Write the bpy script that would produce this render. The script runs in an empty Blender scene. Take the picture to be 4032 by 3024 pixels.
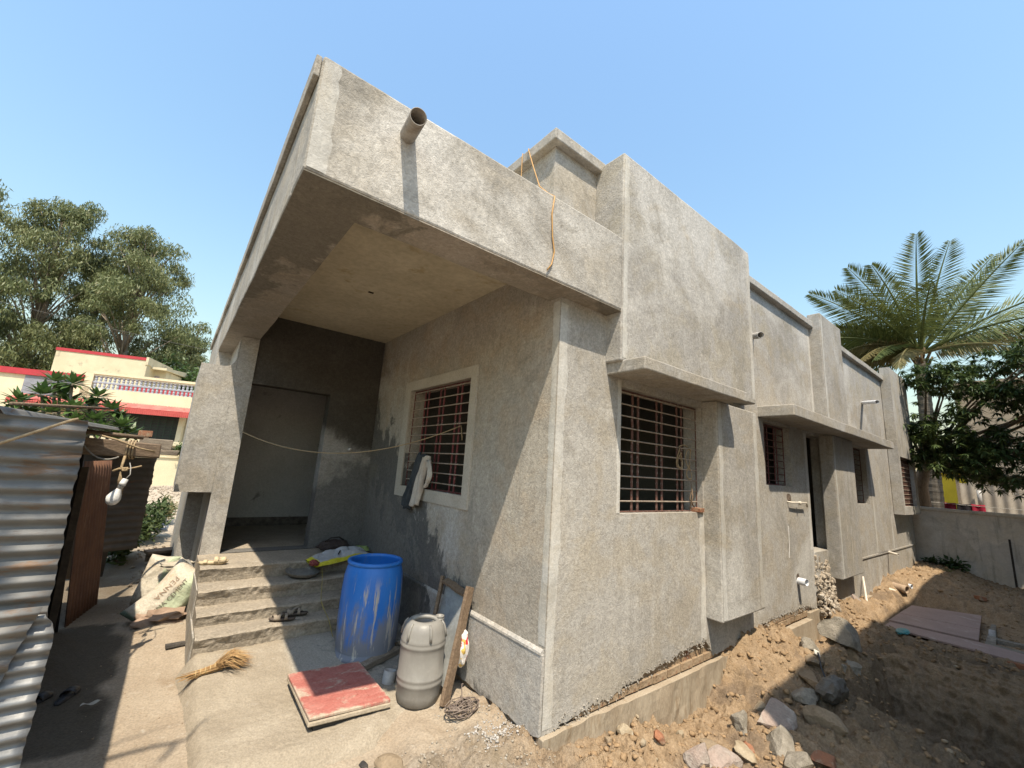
import bpy, bmesh, math, random
import numpy as np
from mathutils import Vector, Matrix, Euler

# ------------------------------------------------------------------ camera, sky, sun, exposure
SC = bpy.context.scene
COL = SC.collection
CAMLOC = (-2.494, -2.576, 1.93)
SUN_DIR = Vector((0.62, 1.0, -2.28)).normalized()          # the way the light travels
SUN_STRENGTH = 4.7
SKY_STRENGTH = 0.15
EXPOSURE = 0.68

cam = bpy.data.cameras.new('camera')
cam.sensor_width = 36.0
cam.lens = 14.79
cam.clip_start = 0.05
cam.clip_end = 3000
cam_ob = bpy.data.objects.new('camera', cam)
COL.objects.link(cam_ob)
RIGHT = Vector((0.77996, -0.62224, 0.06620))
UP = Vector((-0.17203, -0.11361, 0.97853))
RIGHT.normalize(); UP = (UP - RIGHT * UP.dot(RIGHT)).normalized()
BACK = RIGHT.cross(UP)
cam_ob.matrix_world = Matrix(((RIGHT.x, UP.x, BACK.x, CAMLOC[0]), (RIGHT.y, UP.y, BACK.y, CAMLOC[1]),
                              (RIGHT.z, UP.z, BACK.z, CAMLOC[2]), (0, 0, 0, 1)))
SC.camera = cam_ob

world = bpy.data.worlds.new('World'); SC.world = world; world.use_nodes = True
wn = world.node_tree.nodes; wl = world.node_tree.links
sky = wn.new('ShaderNodeTexSky'); sky.sky_type = 'NISHITA'; sky.sun_disc = False
sky.sun_elevation = math.asin(-SUN_DIR.z)
sky.sun_rotation = math.atan2(-SUN_DIR.x, -SUN_DIR.y)
sky.air_density = 2.6; sky.dust_density = 2.3; sky.ozone_density = 8.0; sky.altitude = 300
bg = wn['Background']; bg.inputs['Strength'].default_value = SKY_STRENGTH
wl.new(sky.outputs[0], bg.inputs['Color'])

sun = bpy.data.lights.new('sun', 'SUN'); sun.energy = SUN_STRENGTH; sun.angle = math.radians(0.55)
sun.color = (1.0, 0.885, 0.715)
sun_ob = bpy.data.objects.new('sun', sun); COL.objects.link(sun_ob)
sun_ob.rotation_euler = SUN_DIR.to_track_quat('-Z', 'Y').to_euler()
sun_ob.location = (-6, -10, 22)

SC.view_settings.view_transform = 'Standard'; SC.view_settings.look = 'None'
SC.view_settings.exposure = EXPOSURE; SC.view_settings.gamma = 1.0
SC.view_settings.use_curve_mapping = False
SC.render.engine = 'CYCLES'
SC.cycles.max_bounces = 6; SC.cycles.diffuse_bounces = 4; SC.cycles.transparent_max_bounces = 4
SC.cycles.use_denoising = True
random.seed(7)
RNG = np.random.default_rng(11)

# ------------------------------------------------------------------ noise in numpy
def _hash(ix, iy, iz, seed):
    n = (ix.astype(np.int64) * 374761393 + iy.astype(np.int64) * 668265263 + iz.astype(np.int64) * 2147483647 + seed * 1274126177) & 0xffffffff
    n = ((n ^ (n >> 13)) * 1274126177) & 0xffffffff
    n = n ^ (n >> 16)
    return (n & 0xffff) / 65535.0

def vnoise(x, y, z=0.0, seed=0):
    x = np.asarray(x, float); y = np.asarray(y, float) + 0 * x; z = np.asarray(z, float) + 0 * x
    ix, iy, iz = np.floor(x), np.floor(y), np.floor(z)
    fx, fy, fz = x - ix, y - iy, z - iz
    fx = fx * fx * (3 - 2 * fx); fy = fy * fy * (3 - 2 * fy); fz = fz * fz * (3 - 2 * fz)
    r = 0
    for dx in (0, 1):
        for dy in (0, 1):
            for dz in (0, 1):
                w = (fx if dx else 1 - fx) * (fy if dy else 1 - fy) * (fz if dz else 1 - fz)
                r = r + w * _hash(ix + dx, iy + dy, iz + dz, seed)
    return r

def fbm(x, y, z=0.0, oct=4, seed=0, gain=0.5):
    s = 0; a = 1; t = 0; f = 1
    for k in range(oct):
        s = s + a * vnoise(np.asarray(x) * f, np.asarray(y) * f, np.asarray(z) * f, seed + k * 17); t += a; a *= gain; f *= 2.03
    return s / t

def sstep(a, b, x):
    t = np.clip((x - a) / (b - a), 0, 1); return t * t * (3 - 2 * t)

# ------------------------------------------------------------------ materials
def nodes_of(name):
    m = bpy.data.materials.new(name); m.use_nodes = True
    return m, m.node_tree.nodes, m.node_tree.links, m.node_tree.nodes['Principled BSDF']

class G:
    """small node-graph helper"""
    def __init__(s, name, rough=0.9, spec=0.2, metal=0.0):
        s.m, s.n, s.l, s.b = nodes_of(name)
        s.b.inputs['Roughness'].default_value = rough
        s.b.inputs['Specular IOR Level'].default_value = spec
        s.b.inputs['Metallic'].default_value = metal
        tc = s.n.new('ShaderNodeTexCoord'); s.co = tc.outputs['Object']
        sp = s.n.new('ShaderNodeSeparateXYZ'); s.l.new(s.co, sp.inputs[0]); s.xyz = sp.outputs
    def map(s, scale, loc=(0, 0, 0), rot=(0, 0, 0)):
        mp = s.n.new('ShaderNodeMapping'); s.l.new(s.co, mp.inputs[0])
        mp.inputs['Scale'].default_value = scale; mp.inputs['Location'].default_value = loc; mp.inputs['Rotation'].default_value = rot
        return mp.outputs[0]
    def noise(s, scale, detail=4, rough=0.55, co=None, dist=0.0):
        t = s.n.new('ShaderNodeTexNoise'); t.inputs['Scale'].default_value = scale; t.inputs['Detail'].default_value = detail
        t.inputs['Roughness'].default_value = rough; t.inputs['Distortion'].default_value = dist
        s.l.new(co if co is not None else s.co, t.inputs['Vector']); return t.outputs['Fac']
    def voro(s, scale, co=None, feature='F1', rnd=1.0):
        t = s.n.new('ShaderNodeTexVoronoi'); t.feature = feature; t.inputs['Scale'].default_value = scale
        t.inputs['Randomness'].default_value = rnd
        s.l.new(co if co is not None else s.co, t.inputs['Vector']); return t.outputs[0]
    def wave(s, scale, co=None, dist=0.0, prof='SIN', dire='X'):
        t = s.n.new('ShaderNodeTexWave'); t.inputs['Scale'].default_value = scale; t.inputs['Distortion'].default_value = dist
        t.wave_profile = prof; t.bands_direction = dire
        s.l.new(co if co is not None else s.co, t.inputs['Vector']); return t.outputs['Fac']
    def val(s, sock, v):
        if isinstance(v, (int, float)): sock.default_value = v
        else: s.l.new(v, sock)
    def math(s, op, a, b=0.0, clamp=False):
        t = s.n.new('ShaderNodeMath'); t.operation = op; t.use_clamp = clamp
        s.val(t.inputs[0], a); s.val(t.inputs[1], b); return t.outputs[0]
    def step(s, v, a, b, lo=0.0, hi=1.0):
        t = s.n.new('ShaderNodeMapRange'); t.interpolation_type = 'SMOOTHSTEP'
        s.val(t.inputs[0], v); t.inputs[1].default_value = a; t.inputs[2].default_value = b
        t.inputs[3].default_value = lo; t.inputs[4].default_value = hi; return t.outputs[0]
    def mix(s, f, a, b, mode='MIX'):
        t = s.n.new('ShaderNodeMix'); t.data_type = 'RGBA'; t.blend_type = mode; t.clamp_factor = True
        s.val(t.inputs[0], f)
        for k, c in ((6, a), (7, b)):
            if isinstance(c, tuple): t.inputs[k].default_value = (c[0], c[1], c[2], 1)
            else: s.l.new(c, t.inputs[k])
        return t.outputs[2]
    def lin(s, ax=0, ay=0, az=0, b=0):
        r = b
        for k, c in enumerate((ax, ay, az)):
            if c: r = s.math('ADD', s.math('MULTIPLY', s.xyz[k], c), r)
        return r
    def grey(s, f, lo, hi):
        return s.step(f, 0.25, 0.75, lo, hi)
    def speck(s, col, f, lo, hi):
        c = s.n.new('ShaderNodeCombineXYZ'); v = s.step(f, 0.2, 0.8, lo, hi)
        for k in range(3): s.l.new(v, c.inputs[k])
        return s.mix(1.0, col, c.outputs[0], 'MULTIPLY')
    def bump(s, h, dist, strength=1.0, prev=None):
        t = s.n.new('ShaderNodeBump'); t.inputs['Strength'].default_value = strength; t.inputs['Distance'].default_value = dist
        s.l.new(h, t.inputs['Height'])
        if prev is not None: s.l.new(prev, t.inputs['Normal'])
        return t.outputs[0]
    def attr(s, name):
        t = s.n.new('ShaderNodeAttribute'); t.attribute_name = name; return t.outputs
    def done(s, col, normal=None, rough=None):
        if isinstance(col, tuple): s.b.inputs['Base Color'].default_value = (*col, 1)
        else: s.l.new(col, s.b.inputs['Base Color'])
        if normal is not None: s.l.new(normal, s.b.inputs['Normal'])
        if rough is not None: s.l.new(rough, s.b.inputs['Roughness'])
        return s.m

def simple(name, c1, c2=None, scale=6, rough=0.85, spec=0.25, metal=0.0, bump=0.0, bscale=40, speck=(0.85, 1.12), detail=5, c3=None, s3=3, t3=(0.58, 0.66), stretch=None):
    g = G(name, rough, spec, metal)
    co = g.map(stretch) if stretch else None
    n = g.noise(scale, detail, 0.6, co)
    col = g.mix(g.step(n, 0.33, 0.67), c1, c2 or c1)
    if c3: col = g.mix(g.step(g.noise(s3, 6, 0.65, co, 0.4), *t3), col, c3)
    col = g.speck(col, g.noise(bscale, 3, 0.6, co), *speck)
    nm = g.bump(g.noise(bscale, 4, 0.6, co), bump) if bump else None
    return g.done(col, nm)

def plaster(name, base=(0.345, 0.326, 0.295), pale=(0.455, 0.438, 0.405), warm=(0.335, 0.303, 0.253), dark=(0.215, 0.197, 0.165), grain=1.0, damp=(), streak=0.22, pale_t=(0.52, 0.70), dampcol=(0.085, 0.078, 0.068)):
    """sand-faced render: worm-like sand grain, broad pale and brown clouds, faint run streaks, optional damp areas"""
    g = G(name, 0.95, 0.12)
    big = g.noise(0.55, 5, 0.6, None, 0.6)
    mid = g.noise(2.3, 6, 0.62, None, 0.5)
    col = g.mix(g.step(mid, 0.42, 0.62), base, warm)
    vt = g.n.new('ShaderNodeTexVoronoi'); vt.inputs['Scale'].default_value = 1.15; wv = g.n.new('ShaderNodeVectorMath'); wv.operation = 'ADD'
    nzc = g.n.new('ShaderNodeTexNoise'); nzc.inputs['Scale'].default_value = 1.6; nzc.inputs['Detail'].default_value = 4; g.l.new(g.co, nzc.inputs['Vector']); g.l.new(nzc.outputs['Color'], wv.inputs[0]); g.l.new(g.co, wv.inputs[1]); g.l.new(wv.outputs[0], vt.inputs['Vector'])
    sv = g.n.new('ShaderNodeSeparateColor'); g.l.new(vt.outputs['Color'], sv.inputs[0]); col = g.speck(col, sv.outputs[0], 0.93, 1.06)
    col = g.mix(g.step(big, *pale_t), col, pale)
    st = g.noise(3.0, 5, 0.6, g.map((2.6, 2.6, 0.28)))
    col = g.mix(g.math('MULTIPLY', g.step(st, 0.54, 0.70), streak), col, dark)
    st2 = g.noise(2.2, 5, 0.6, g.map((3.1, 3.1, 0.35), (7, 3, 1)))
    col = g.mix(g.math('MULTIPLY', g.step(st2, 0.56, 0.72), streak * 0.9), col, (0.55, 0.53, 0.49))
    blot = g.noise(1.35, 7, 0.66, g.map((1, 1, 1), (3.3, 9.1, 4.2)), 0.8)
    col = g.mix(g.math('MULTIPLY', g.step(blot, 0.54, 0.70), 0.5), col, dark)
    bl2 = g.noise(0.9, 7, 0.66, g.map((1, 1, 1.4), (13.3, 2.1, 7.2)), 1.0)
    col = g.mix(g.math('MULTIPLY', g.step(bl2, 0.55, 0.70), 0.38), col, (0.345, 0.285, 0.195))
    wet = None
    for (ax, ay, az, b, sc, amp, colr, soft) in damp:
        n = g.noise(sc, 7, 0.68, g.map((1, 1, 0.75), (ax + 2, ay + 5, 1)), 0.5)
        e = g.math('ADD', g.lin(ax, ay, az, b), g.math('MULTIPLY', g.math('SUBTRACT', n, 0.5), amp))
        msk = g.step(e, 0.0, soft)
        col = g.mix(g.math('MULTIPLY', msk, 0.93), col, colr)
    worm = g.noise(46, 3, 0.62, None, 0.9)
    fine = g.noise(150, 2, 0.6)
    col = g.speck(col, worm, 1 - 0.23 * grain, 1 + 0.23 * grain)
    col = g.speck(col, g.noise(21, 3, 0.6, None, 0.6), 1 - .13 * grain, 1 + .13 * grain)
    col = g.speck(col, g.noise(7, 5, 0.68), 0.91, 1.09)
    nm = g.bump(g.noise(2.0, 3), 0.02, 0.35)
    nm = g.bump(worm, 0.006 * grain, 0.8, nm)
    nm = g.bump(fine, 0.0015 * grain, 0.6, nm)
    return g.done(col, nm)

# ------------------------------------------------------------------ mesh building
OFF = {}
def tag(o, label=None, cat=None, group=None, kind=None):
    if label: o['label'] = label
    if cat: o['category'] = cat
    if group: o['group'] = group
    if kind: o['kind'] = kind
    return o

def empty(name, loc, label=None, cat=None, group=None, kind=None):
    o = bpy.data.objects.new(name, None); COL.objects.link(o); o.location = loc
    o.empty_display_size = 0.2
    OFF[o.name] = Vector(loc)
    return tag(o, label, cat, group, kind)

def wobble(P, amp):
    """hand-plastered unevenness: a small displacement that depends on the place only"""
    x, y, z = P[:, 0], P[:, 1], P[:, 2]; D = np.zeros_like(P)
    for k in range(3):
        D[:, k] = (fbm(x * 1.1 + 31 * k, y * 1.1, z * 1.1, 2, 200 + k) - .5) * 2.0 + (fbm(x * 5 + 17 * k, y * 5, z * 5, 2, 210 + k) - .5) * .9
    return P + amp * D

class MB:
    def __init__(s): s.v = []; s.f = []; s.n = 0; s.mi = []; s.cur = 0
    def add(s, vs, fs):
        vs = [tuple(map(float, p)) for p in vs]
        for f in fs: s.f.append(tuple(i + s.n for i in f)); s.mi.append(s.cur)
        s.v.extend(vs); s.n += len(vs); return s
    def np(s, V, F):
        return s.add(V.tolist() if hasattr(V, 'tolist') else V, F.tolist() if hasattr(F, 'tolist') else F)
    def box(s, x0, x1, y0, y1, z0, z1, skip=''):
        vs = [(x, y, z) for x in (x0, x1) for y in (y0, y1) for z in (z0, z1)]
        fs = {'l': (0, 1, 3, 2), 'r': (4, 6, 7, 5), 'f': (0, 4, 5, 1), 'b': (2, 3, 7, 6), 'd': (0, 2, 6, 4), 'u': (1, 5, 7, 3)}
        return s.add(vs, [f for k, f in fs.items() if k not in skip])
    def obox(s, c, size, rot=(0, 0, 0), jit=0.0, taper=1.0):
        M3 = Euler(rot).to_matrix() if not isinstance(rot, Matrix) else rot
        vs = []
        for x in (-.5, .5):
            for y in (-.5, .5):
                for z in (-.5, .5):
                    k = taper if z > 0 else 1.0
                    p = Vector((x * size[0] * k, y * size[1] * k, z * size[2]))
                    if jit: p += Vector((random.uniform(-jit, jit), random.uniform(-jit, jit), random.uniform(-jit, jit)))
                    vs.append(M3 @ p + Vector(c))
        return s.add(vs, [(0, 1, 3, 2), (4, 6, 7, 5), (0, 4, 5, 1), (2, 3, 7, 6), (0, 2, 6, 4), (1, 5, 7, 3)])
    def tube(s, pts, r, n=8, cap=True):
        pts = [Vector(p) for p in pts]
        m = len(pts)
        rr = r if isinstance(r, (list, tuple)) else [r] * m
        t0 = (pts[1] - pts[0]).normalized()
        a = t0.orthogonal().normalized(); vs = []
        for i, p in enumerate(pts):
            t = (pts[min(i + 1, m - 1)] - pts[max(i - 1, 0)]).normalized()
            a = (a - t * a.dot(t))
            a = a.normalized() if a.length > 1e-6 else t.orthogonal().normalized()
            b = t.cross(a)
            for k in range(n):
                th = 2 * math.pi * k / n
                vs.append(p + (a * math.cos(th) + b * math.sin(th)) * rr[i])
        fs = [(i * n + k, i * n + (k + 1) % n, (i + 1) * n + (k + 1) % n, (i + 1) * n + k) for i in range(m - 1) for k in range(n)]
        if cap: fs += [tuple(range(n - 1, -1, -1)), tuple((m - 1) * n + k for k in range(n))]
        return s.add(vs, fs)
    def pipe(s, p0, p1, r, wall=0.005, n=18):
        """open tube with a wall"""
        p0, p1 = Vector(p0), Vector(p1); t = (p1 - p0).normalized(); a = t.orthogonal().normalized(); b = t.cross(a); vs = []
        for p, q in ((p0, r), (p1, r), (p1, r - wall), (p0, r - wall)):
            for k in range(n):
                th = 2 * math.pi * k / n; vs.append(p + (a * math.cos(th) + b * math.sin(th)) * q)
        return s.add(vs, [(i * n + k, i * n + (k + 1) % n, (i + 1) * n + (k + 1) % n, (i + 1) * n + k) for i in range(3) for k in range(n)])
    def lathe(s, prof, c, n=32, M3=None):
        vs = []
        for (r, z) in prof:
            for k in range(n):
                th = 2 * math.pi * k / n; p = Vector((r * math.cos(th), r * math.sin(th), z))
                vs.append((M3 @ p if M3 else p) + Vector(c))
        return s.add(vs, [(i * n + k, i * n + (k + 1) % n, (i + 1) * n + (k + 1) % n, (i + 1) * n + k) for i in range(len(prof) - 1) for k in range(n)])
    def prism(s, poly, axis, a, b):
        """extrude a 2-D outline (counter-clockwise) along an axis from a to b"""
        def P(u, v, w): return {'x': (w, u, v), 'y': (u, w, v), 'z': (u, v, w)}[axis]
        n = len(poly); vs = [P(u, v, a) for u, v in poly] + [P(u, v, b) for u, v in poly]
        fs = [(i, (i + 1) % n, n + (i + 1) % n, n + i) for i in range(n)] + [tuple(range(n - 1, -1, -1)), tuple(range(n, 2 * n))]
        return s.add(vs, fs)
    def grid(s, fn, nu, nv, closed=False):
        vs = [fn(i / (nu - 1), j / (nv - 1)) for i in range(nu) for j in range(nv)]
        fs = [(i * nv + j, (i + 1) * nv + j, (i + 1) * nv + j + 1, i * nv + j + 1) for i in range(nu - 1) for j in range(nv - 1)]
        return s.add(vs, fs)
    def build(s, name, mat, parent=None, smooth=False, bevel=0.0, origin=None, fix=True, wob=0.0, seg=0.14):
        me = bpy.data.meshes.new(name)
        off = OFF.get(parent.name, Vector()) if parent is not None else (Vector(origin) if origin is not None else Vector())
        vs = np.array(s.v, float).reshape(-1, 3) - np.array(off)
        me.from_pydata(vs.tolist(), [], s.f)
        mats = mat if isinstance(mat, (list, tuple)) else [mat]
        for m in mats: me.materials.append(m)
        if len(mats) > 1: me.polygons.foreach_set('material_index', s.mi)
        if fix:
            bm = bmesh.new(); bm.from_mesh(me); bmesh.ops.recalc_face_normals(bm, faces=bm.faces); bm.to_mesh(me); bm.free()
        if wob:
            bm = bmesh.new(); bm.from_mesh(me); bmesh.ops.remove_doubles(bm, verts=bm.verts, dist=1e-5)
            for q in range(8):
                le = [e for e in bm.edges if e.calc_length() > seg]
                if not le: break
                bmesh.ops.subdivide_edges(bm, edges=le, cuts=1, use_grid_fill=True)
            co = wobble(np.array([v.co[:] for v in bm.verts]) + np.array(off), wob) - np.array(off)
            for v, c in zip(bm.verts, co): v.co = c
            bm.to_mesh(me); bm.free()
        if smooth: me.polygons.foreach_set('use_smooth', [True] * len(me.polygons))
        me.update()
        o = bpy.data.objects.new(name, me); COL.objects.link(o)
        if parent is not None: o.parent = parent
        elif origin is not None: o.location = origin
        OFF[o.name] = off
        if bevel:
            b = o.modifiers.new('bevel', 'BEVEL'); b.width = bevel; b.segments = 2; b.limit_method = 'ANGLE'; b.angle_limit = math.radians(50)
        return o

def fast_mesh(name, V, F4, mat, parent=None, smooth=False, attrs=None, origin=None):
    """quads from numpy arrays"""
    off = np.array(OFF.get(parent.name, Vector()) if parent is not None else (origin if origin is not None else (0, 0, 0)), float)
    V = np.asarray(V, float) - off; F4 = np.asarray(F4, np.int32); k = F4.shape[1]
    me = bpy.data.meshes.new(name)
    me.vertices.add(len(V)); me.vertices.foreach_set('co', V.astype(np.float32).ravel())
    me.loops.add(F4.size); me.loops.foreach_set('vertex_index', F4.ravel())
    me.polygons.add(len(F4)); me.polygons.foreach_set('loop_start', np.arange(0, F4.size, k, dtype=np.int32))
    me.polygons.foreach_set('loop_total', np.full(len(F4), k, np.int32))
    if smooth: me.polygons.foreach_set('use_smooth', np.ones(len(F4), bool))
    for nm, arr in (attrs or {}).items():
        at = me.attributes.new(nm, 'FLOAT', 'POINT'); at.data.foreach_set('value', np.asarray(arr, np.float32))
    me.materials.append(mat); me.update(calc_edges=True); me.validate()
    o = bpy.data.objects.new(name, me); COL.objects.link(o)
    if parent is not None: o.parent = parent
    elif origin is not None: o.location = origin
    OFF[o.name] = Vector(off)
    return o

def copy_tree(o, parent=None):
    c = o.copy(); COL.objects.link(c)
    if parent is not None: c.parent = parent
    for ch in o.children: copy_tree(ch, c)
    return c

def ico(sub=2):
    bm = bmesh.new(); bmesh.ops.create_icosphere(bm, subdivisions=sub, radius=1.0)
    V = np.array([v.co[:] for v in bm.verts]); F = np.array([[v.index for v in f.verts] for f in bm.faces]); bm.free()
    return V, F
ICO = {k: ico(k) for k in (1, 2, 3)}

def rock_pts(sub, rng, size, cuts=9, rough=0.06, dmin=0.45):
    V, F = ICO[sub]; V = V.copy()
    for k in range(cuts):
        n = rng.normal(size=3); n /= np.linalg.norm(n); d = rng.uniform(dmin, 0.85)
        e = V @ n - d; V -= np.outer(np.maximum(e, 0), n)
    nn = fbm(V[:, 0] * 3 + rng.uniform(0, 50), V[:, 1] * 3, V[:, 2] * 3, 3) - .5
    V *= (1 + rough * 4 * nn)[:, None]
    a = rng.uniform(0, 6.28); R = np.array([[math.cos(a), -math.sin(a), 0], [math.sin(a), math.cos(a), 0], [0, 0, 1]])
    return (V * np.array(size)) @ R.T, F
# ------------------------------------------------------------------ materials in use
DK = (0.10, 0.092, 0.08)
PL = plaster('sand_plaster')
PL_EDGE = plaster('trowelled_edge_plaster', base=(.45, .435, .40), pale=(.53, .515, .48), warm=(.43, .40, .345), dark=(.33, .31, .28), grain=.6)
PL_UP = plaster('sand_plaster_upper', base=(0.335, 0.318, 0.292), pale=(0.45, 0.434, 0.406), warm=(0.325, 0.298, 0.248), pale_t=(.46, .64))
PL_FASCIA = plaster('sand_plaster_fascia', base=(0.30, 0.281, 0.25), pale=(0.465, 0.446, 0.412), pale_t=(0.46, 0.64), streak=0.32)
PL_FAR = plaster('smoother_plaster', base=(0.325, 0.308, 0.28), pale=(0.41, 0.396, 0.374), warm=(0.325, 0.296, 0.248), grain=0.8, streak=0.42)
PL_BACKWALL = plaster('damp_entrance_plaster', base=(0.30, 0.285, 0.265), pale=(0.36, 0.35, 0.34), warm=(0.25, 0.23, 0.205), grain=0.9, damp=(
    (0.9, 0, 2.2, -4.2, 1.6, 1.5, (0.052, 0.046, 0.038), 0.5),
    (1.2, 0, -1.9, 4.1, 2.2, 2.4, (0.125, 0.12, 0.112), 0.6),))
PL_PORCH = plaster('damp_porch_plaster', base=(0.345, 0.315, 0.27), pale=(0.42, 0.405, 0.38), warm=(0.35, 0.30, 0.24), damp=(
    (0, 0.9, -1.25, -0.15, 2.6, 2.9, (0.105, 0.10, 0.093), 0.22),
    (0, 0.5, -1.1, -.12, 4.5, 3.4, (0.165, 0.152, 0.135), 0.16),
    (0, 0.9, -0.1, -3.3, 1.7, 2.2, (0.15, 0.135, 0.112), 0.5),
    (0, -0.5, 0.35, -1.25, 1.9, 2.6, (0.21, 0.185, 0.15), 0.5)))
PL_PLINTH = plaster('plinth_plaster', base=(0.37, 0.355, 0.33), pale=(0.44, 0.43, 0.41), warm=(0.38, 0.35, 0.31), damp=(
    (0, 1.0, -0.3, -1.75, 2.5, 1.6, (0.085, 0.082, 0.078), 0.1), (0, 0.55, -1.5, -0.42, 3.2, 2.0, (0.15, 0.142, 0.13), 0.15)))
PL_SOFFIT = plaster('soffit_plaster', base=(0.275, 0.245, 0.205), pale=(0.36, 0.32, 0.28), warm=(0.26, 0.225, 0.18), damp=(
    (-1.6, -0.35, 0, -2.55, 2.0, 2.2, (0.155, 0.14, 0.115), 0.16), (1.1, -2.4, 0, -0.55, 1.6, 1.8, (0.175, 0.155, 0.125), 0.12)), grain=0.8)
PL_SMOOTH = simple('smooth_cement', (0.45, 0.41, 0.35), (0.39, 0.355, 0.30), 2.2, 0.9, 0.15, bump=0.003, bscale=60)
CEIL = simple('shuttered_ceiling_concrete', (0.52, 0.46, 0.345), (0.45, 0.395, 0.29), 1.6, 0.9, 0.12, bump=0.002, bscale=18, c3=(0.38, 0.31, 0.19), s3=3.0, t3=(0.58, 0.72), stretch=(1, 1, 1))
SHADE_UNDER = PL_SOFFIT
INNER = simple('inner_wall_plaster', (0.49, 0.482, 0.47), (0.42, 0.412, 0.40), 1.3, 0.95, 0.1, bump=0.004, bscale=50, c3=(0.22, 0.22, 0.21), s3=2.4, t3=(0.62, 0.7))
STEP_M = simple('worn_step_cement', (0.33, 0.285, 0.225), (0.27, 0.235, 0.187), 3.0, 0.95, 0.1, bump=0.012, bscale=38, c3=(0.39, 0.35, 0.29), s3=5, t3=(0.56, 0.7), speck=(0.74, 1.2))
BRICK_M = simple('fired_brick', (0.30, 0.135, 0.075), (0.24, 0.12, 0.075), 9, 0.95, 0.1, bump=0.006, bscale=70, c3=(0.34, 0.25, 0.17), s3=6, t3=(0.5, 0.66))
OLD_BRICK = simple('mud_stained_brick', (0.27, 0.19, 0.12), (0.32, 0.24, 0.16), 7, 0.95, 0.1, bump=0.008, bscale=50, c3=(0.25, 0.13, 0.08), s3=4, t3=(0.55, 0.68))
PLINTH_CONC = simple('mud_stained_concrete', (0.29, 0.232, 0.165), (0.36, 0.305, 0.23), 1.8, 0.9, 0.15, bump=0.006, bscale=40, c3=(0.25, 0.19, 0.125), s3=3.5, t3=(0.55, 0.7), stretch=(1.6, 1.6, 0.5))
INNER_D = simple('shaded_room_plaster', (0.19, 0.178, 0.155), (0.15, 0.14, 0.12), 1.3, 0.95, 0.1)  # darker copy of the inner plaster: room shade put into the colour
CRUST = simple('crumbling_mortar', (0.36, 0.33, 0.285), (0.25, 0.222, 0.185), 12, 0.95, 0.1, bump=0.01, bscale=80)
RUST = simple('rusty_steel', (0.145, 0.068, 0.048), (0.10, 0.05, 0.04), 22, 0.8, 0.3, bump=0.002, bscale=150, c3=(0.33, 0.28, 0.24), s3=30, t3=(0.56, 0.66))
REDOX = simple('red_oxide_paint', (0.16, 0.035, 0.032), (0.11, 0.03, 0.03), 18, 0.6, 0.35, c3=(0.36, 0.30, 0.26), s3=35, t3=(0.58, 0.66))
ROD = simple('cement_splashed_rod', (0.38, 0.325, 0.265), (0.25, 0.195, 0.155), 26, 0.85, 0.2, bump=0.002, bscale=120)
PVC = simple('grey_pvc', (0.42, 0.41, 0.39), (0.35, 0.33, 0.31), 9, 0.5, 0.4, c3=(0.27, 0.22, 0.17), s3=7, t3=(0.6, 0.75))
PVC_D = simple('aged_pipe', (0.30, 0.275, 0.245), (0.24, 0.215, 0.19), 9, 0.6, 0.35, c3=(0.2, 0.165, 0.13), s3=7, t3=(0.55, 0.75))
PVC_L = simple('pale_pvc', (0.60, 0.61, 0.63), (0.52, 0.53, 0.55), 9, 0.45, 0.4)
CPVC = simple('cream_pipe', (0.66, 0.60, 0.50), (0.58, 0.52, 0.43), 9, 0.5, 0.4)
MUDPIPE = simple('mud_coated_pipe', (0.36, 0.27, 0.19), (0.29, 0.21, 0.145), 8, 0.9, 0.15, bump=0.006, bscale=40)
WOOD = simple('weathered_wood', (0.23, 0.165, 0.11), (0.15, 0.105, 0.072), 5, 0.9, 0.15, bump=0.004, bscale=34, stretch=(9, 9, 1.2), speck=(0.7, 1.2))
WOODX = simple('weathered_beam_wood', (0.27, 0.20, 0.14), (0.17, 0.125, 0.09), 5, 0.9, 0.15, bump=0.006, bscale=30, stretch=(1.2, 9, 9), speck=(0.65, 1.25))
WOODG = simple('grey_cement_stained_wood', (0.27, 0.23, 0.18), (0.19, 0.155, 0.12), 5, 0.9, 0.15, bump=0.005, bscale=34, stretch=(2.2, 2.2, 9), speck=(0.7, 1.2))

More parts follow.
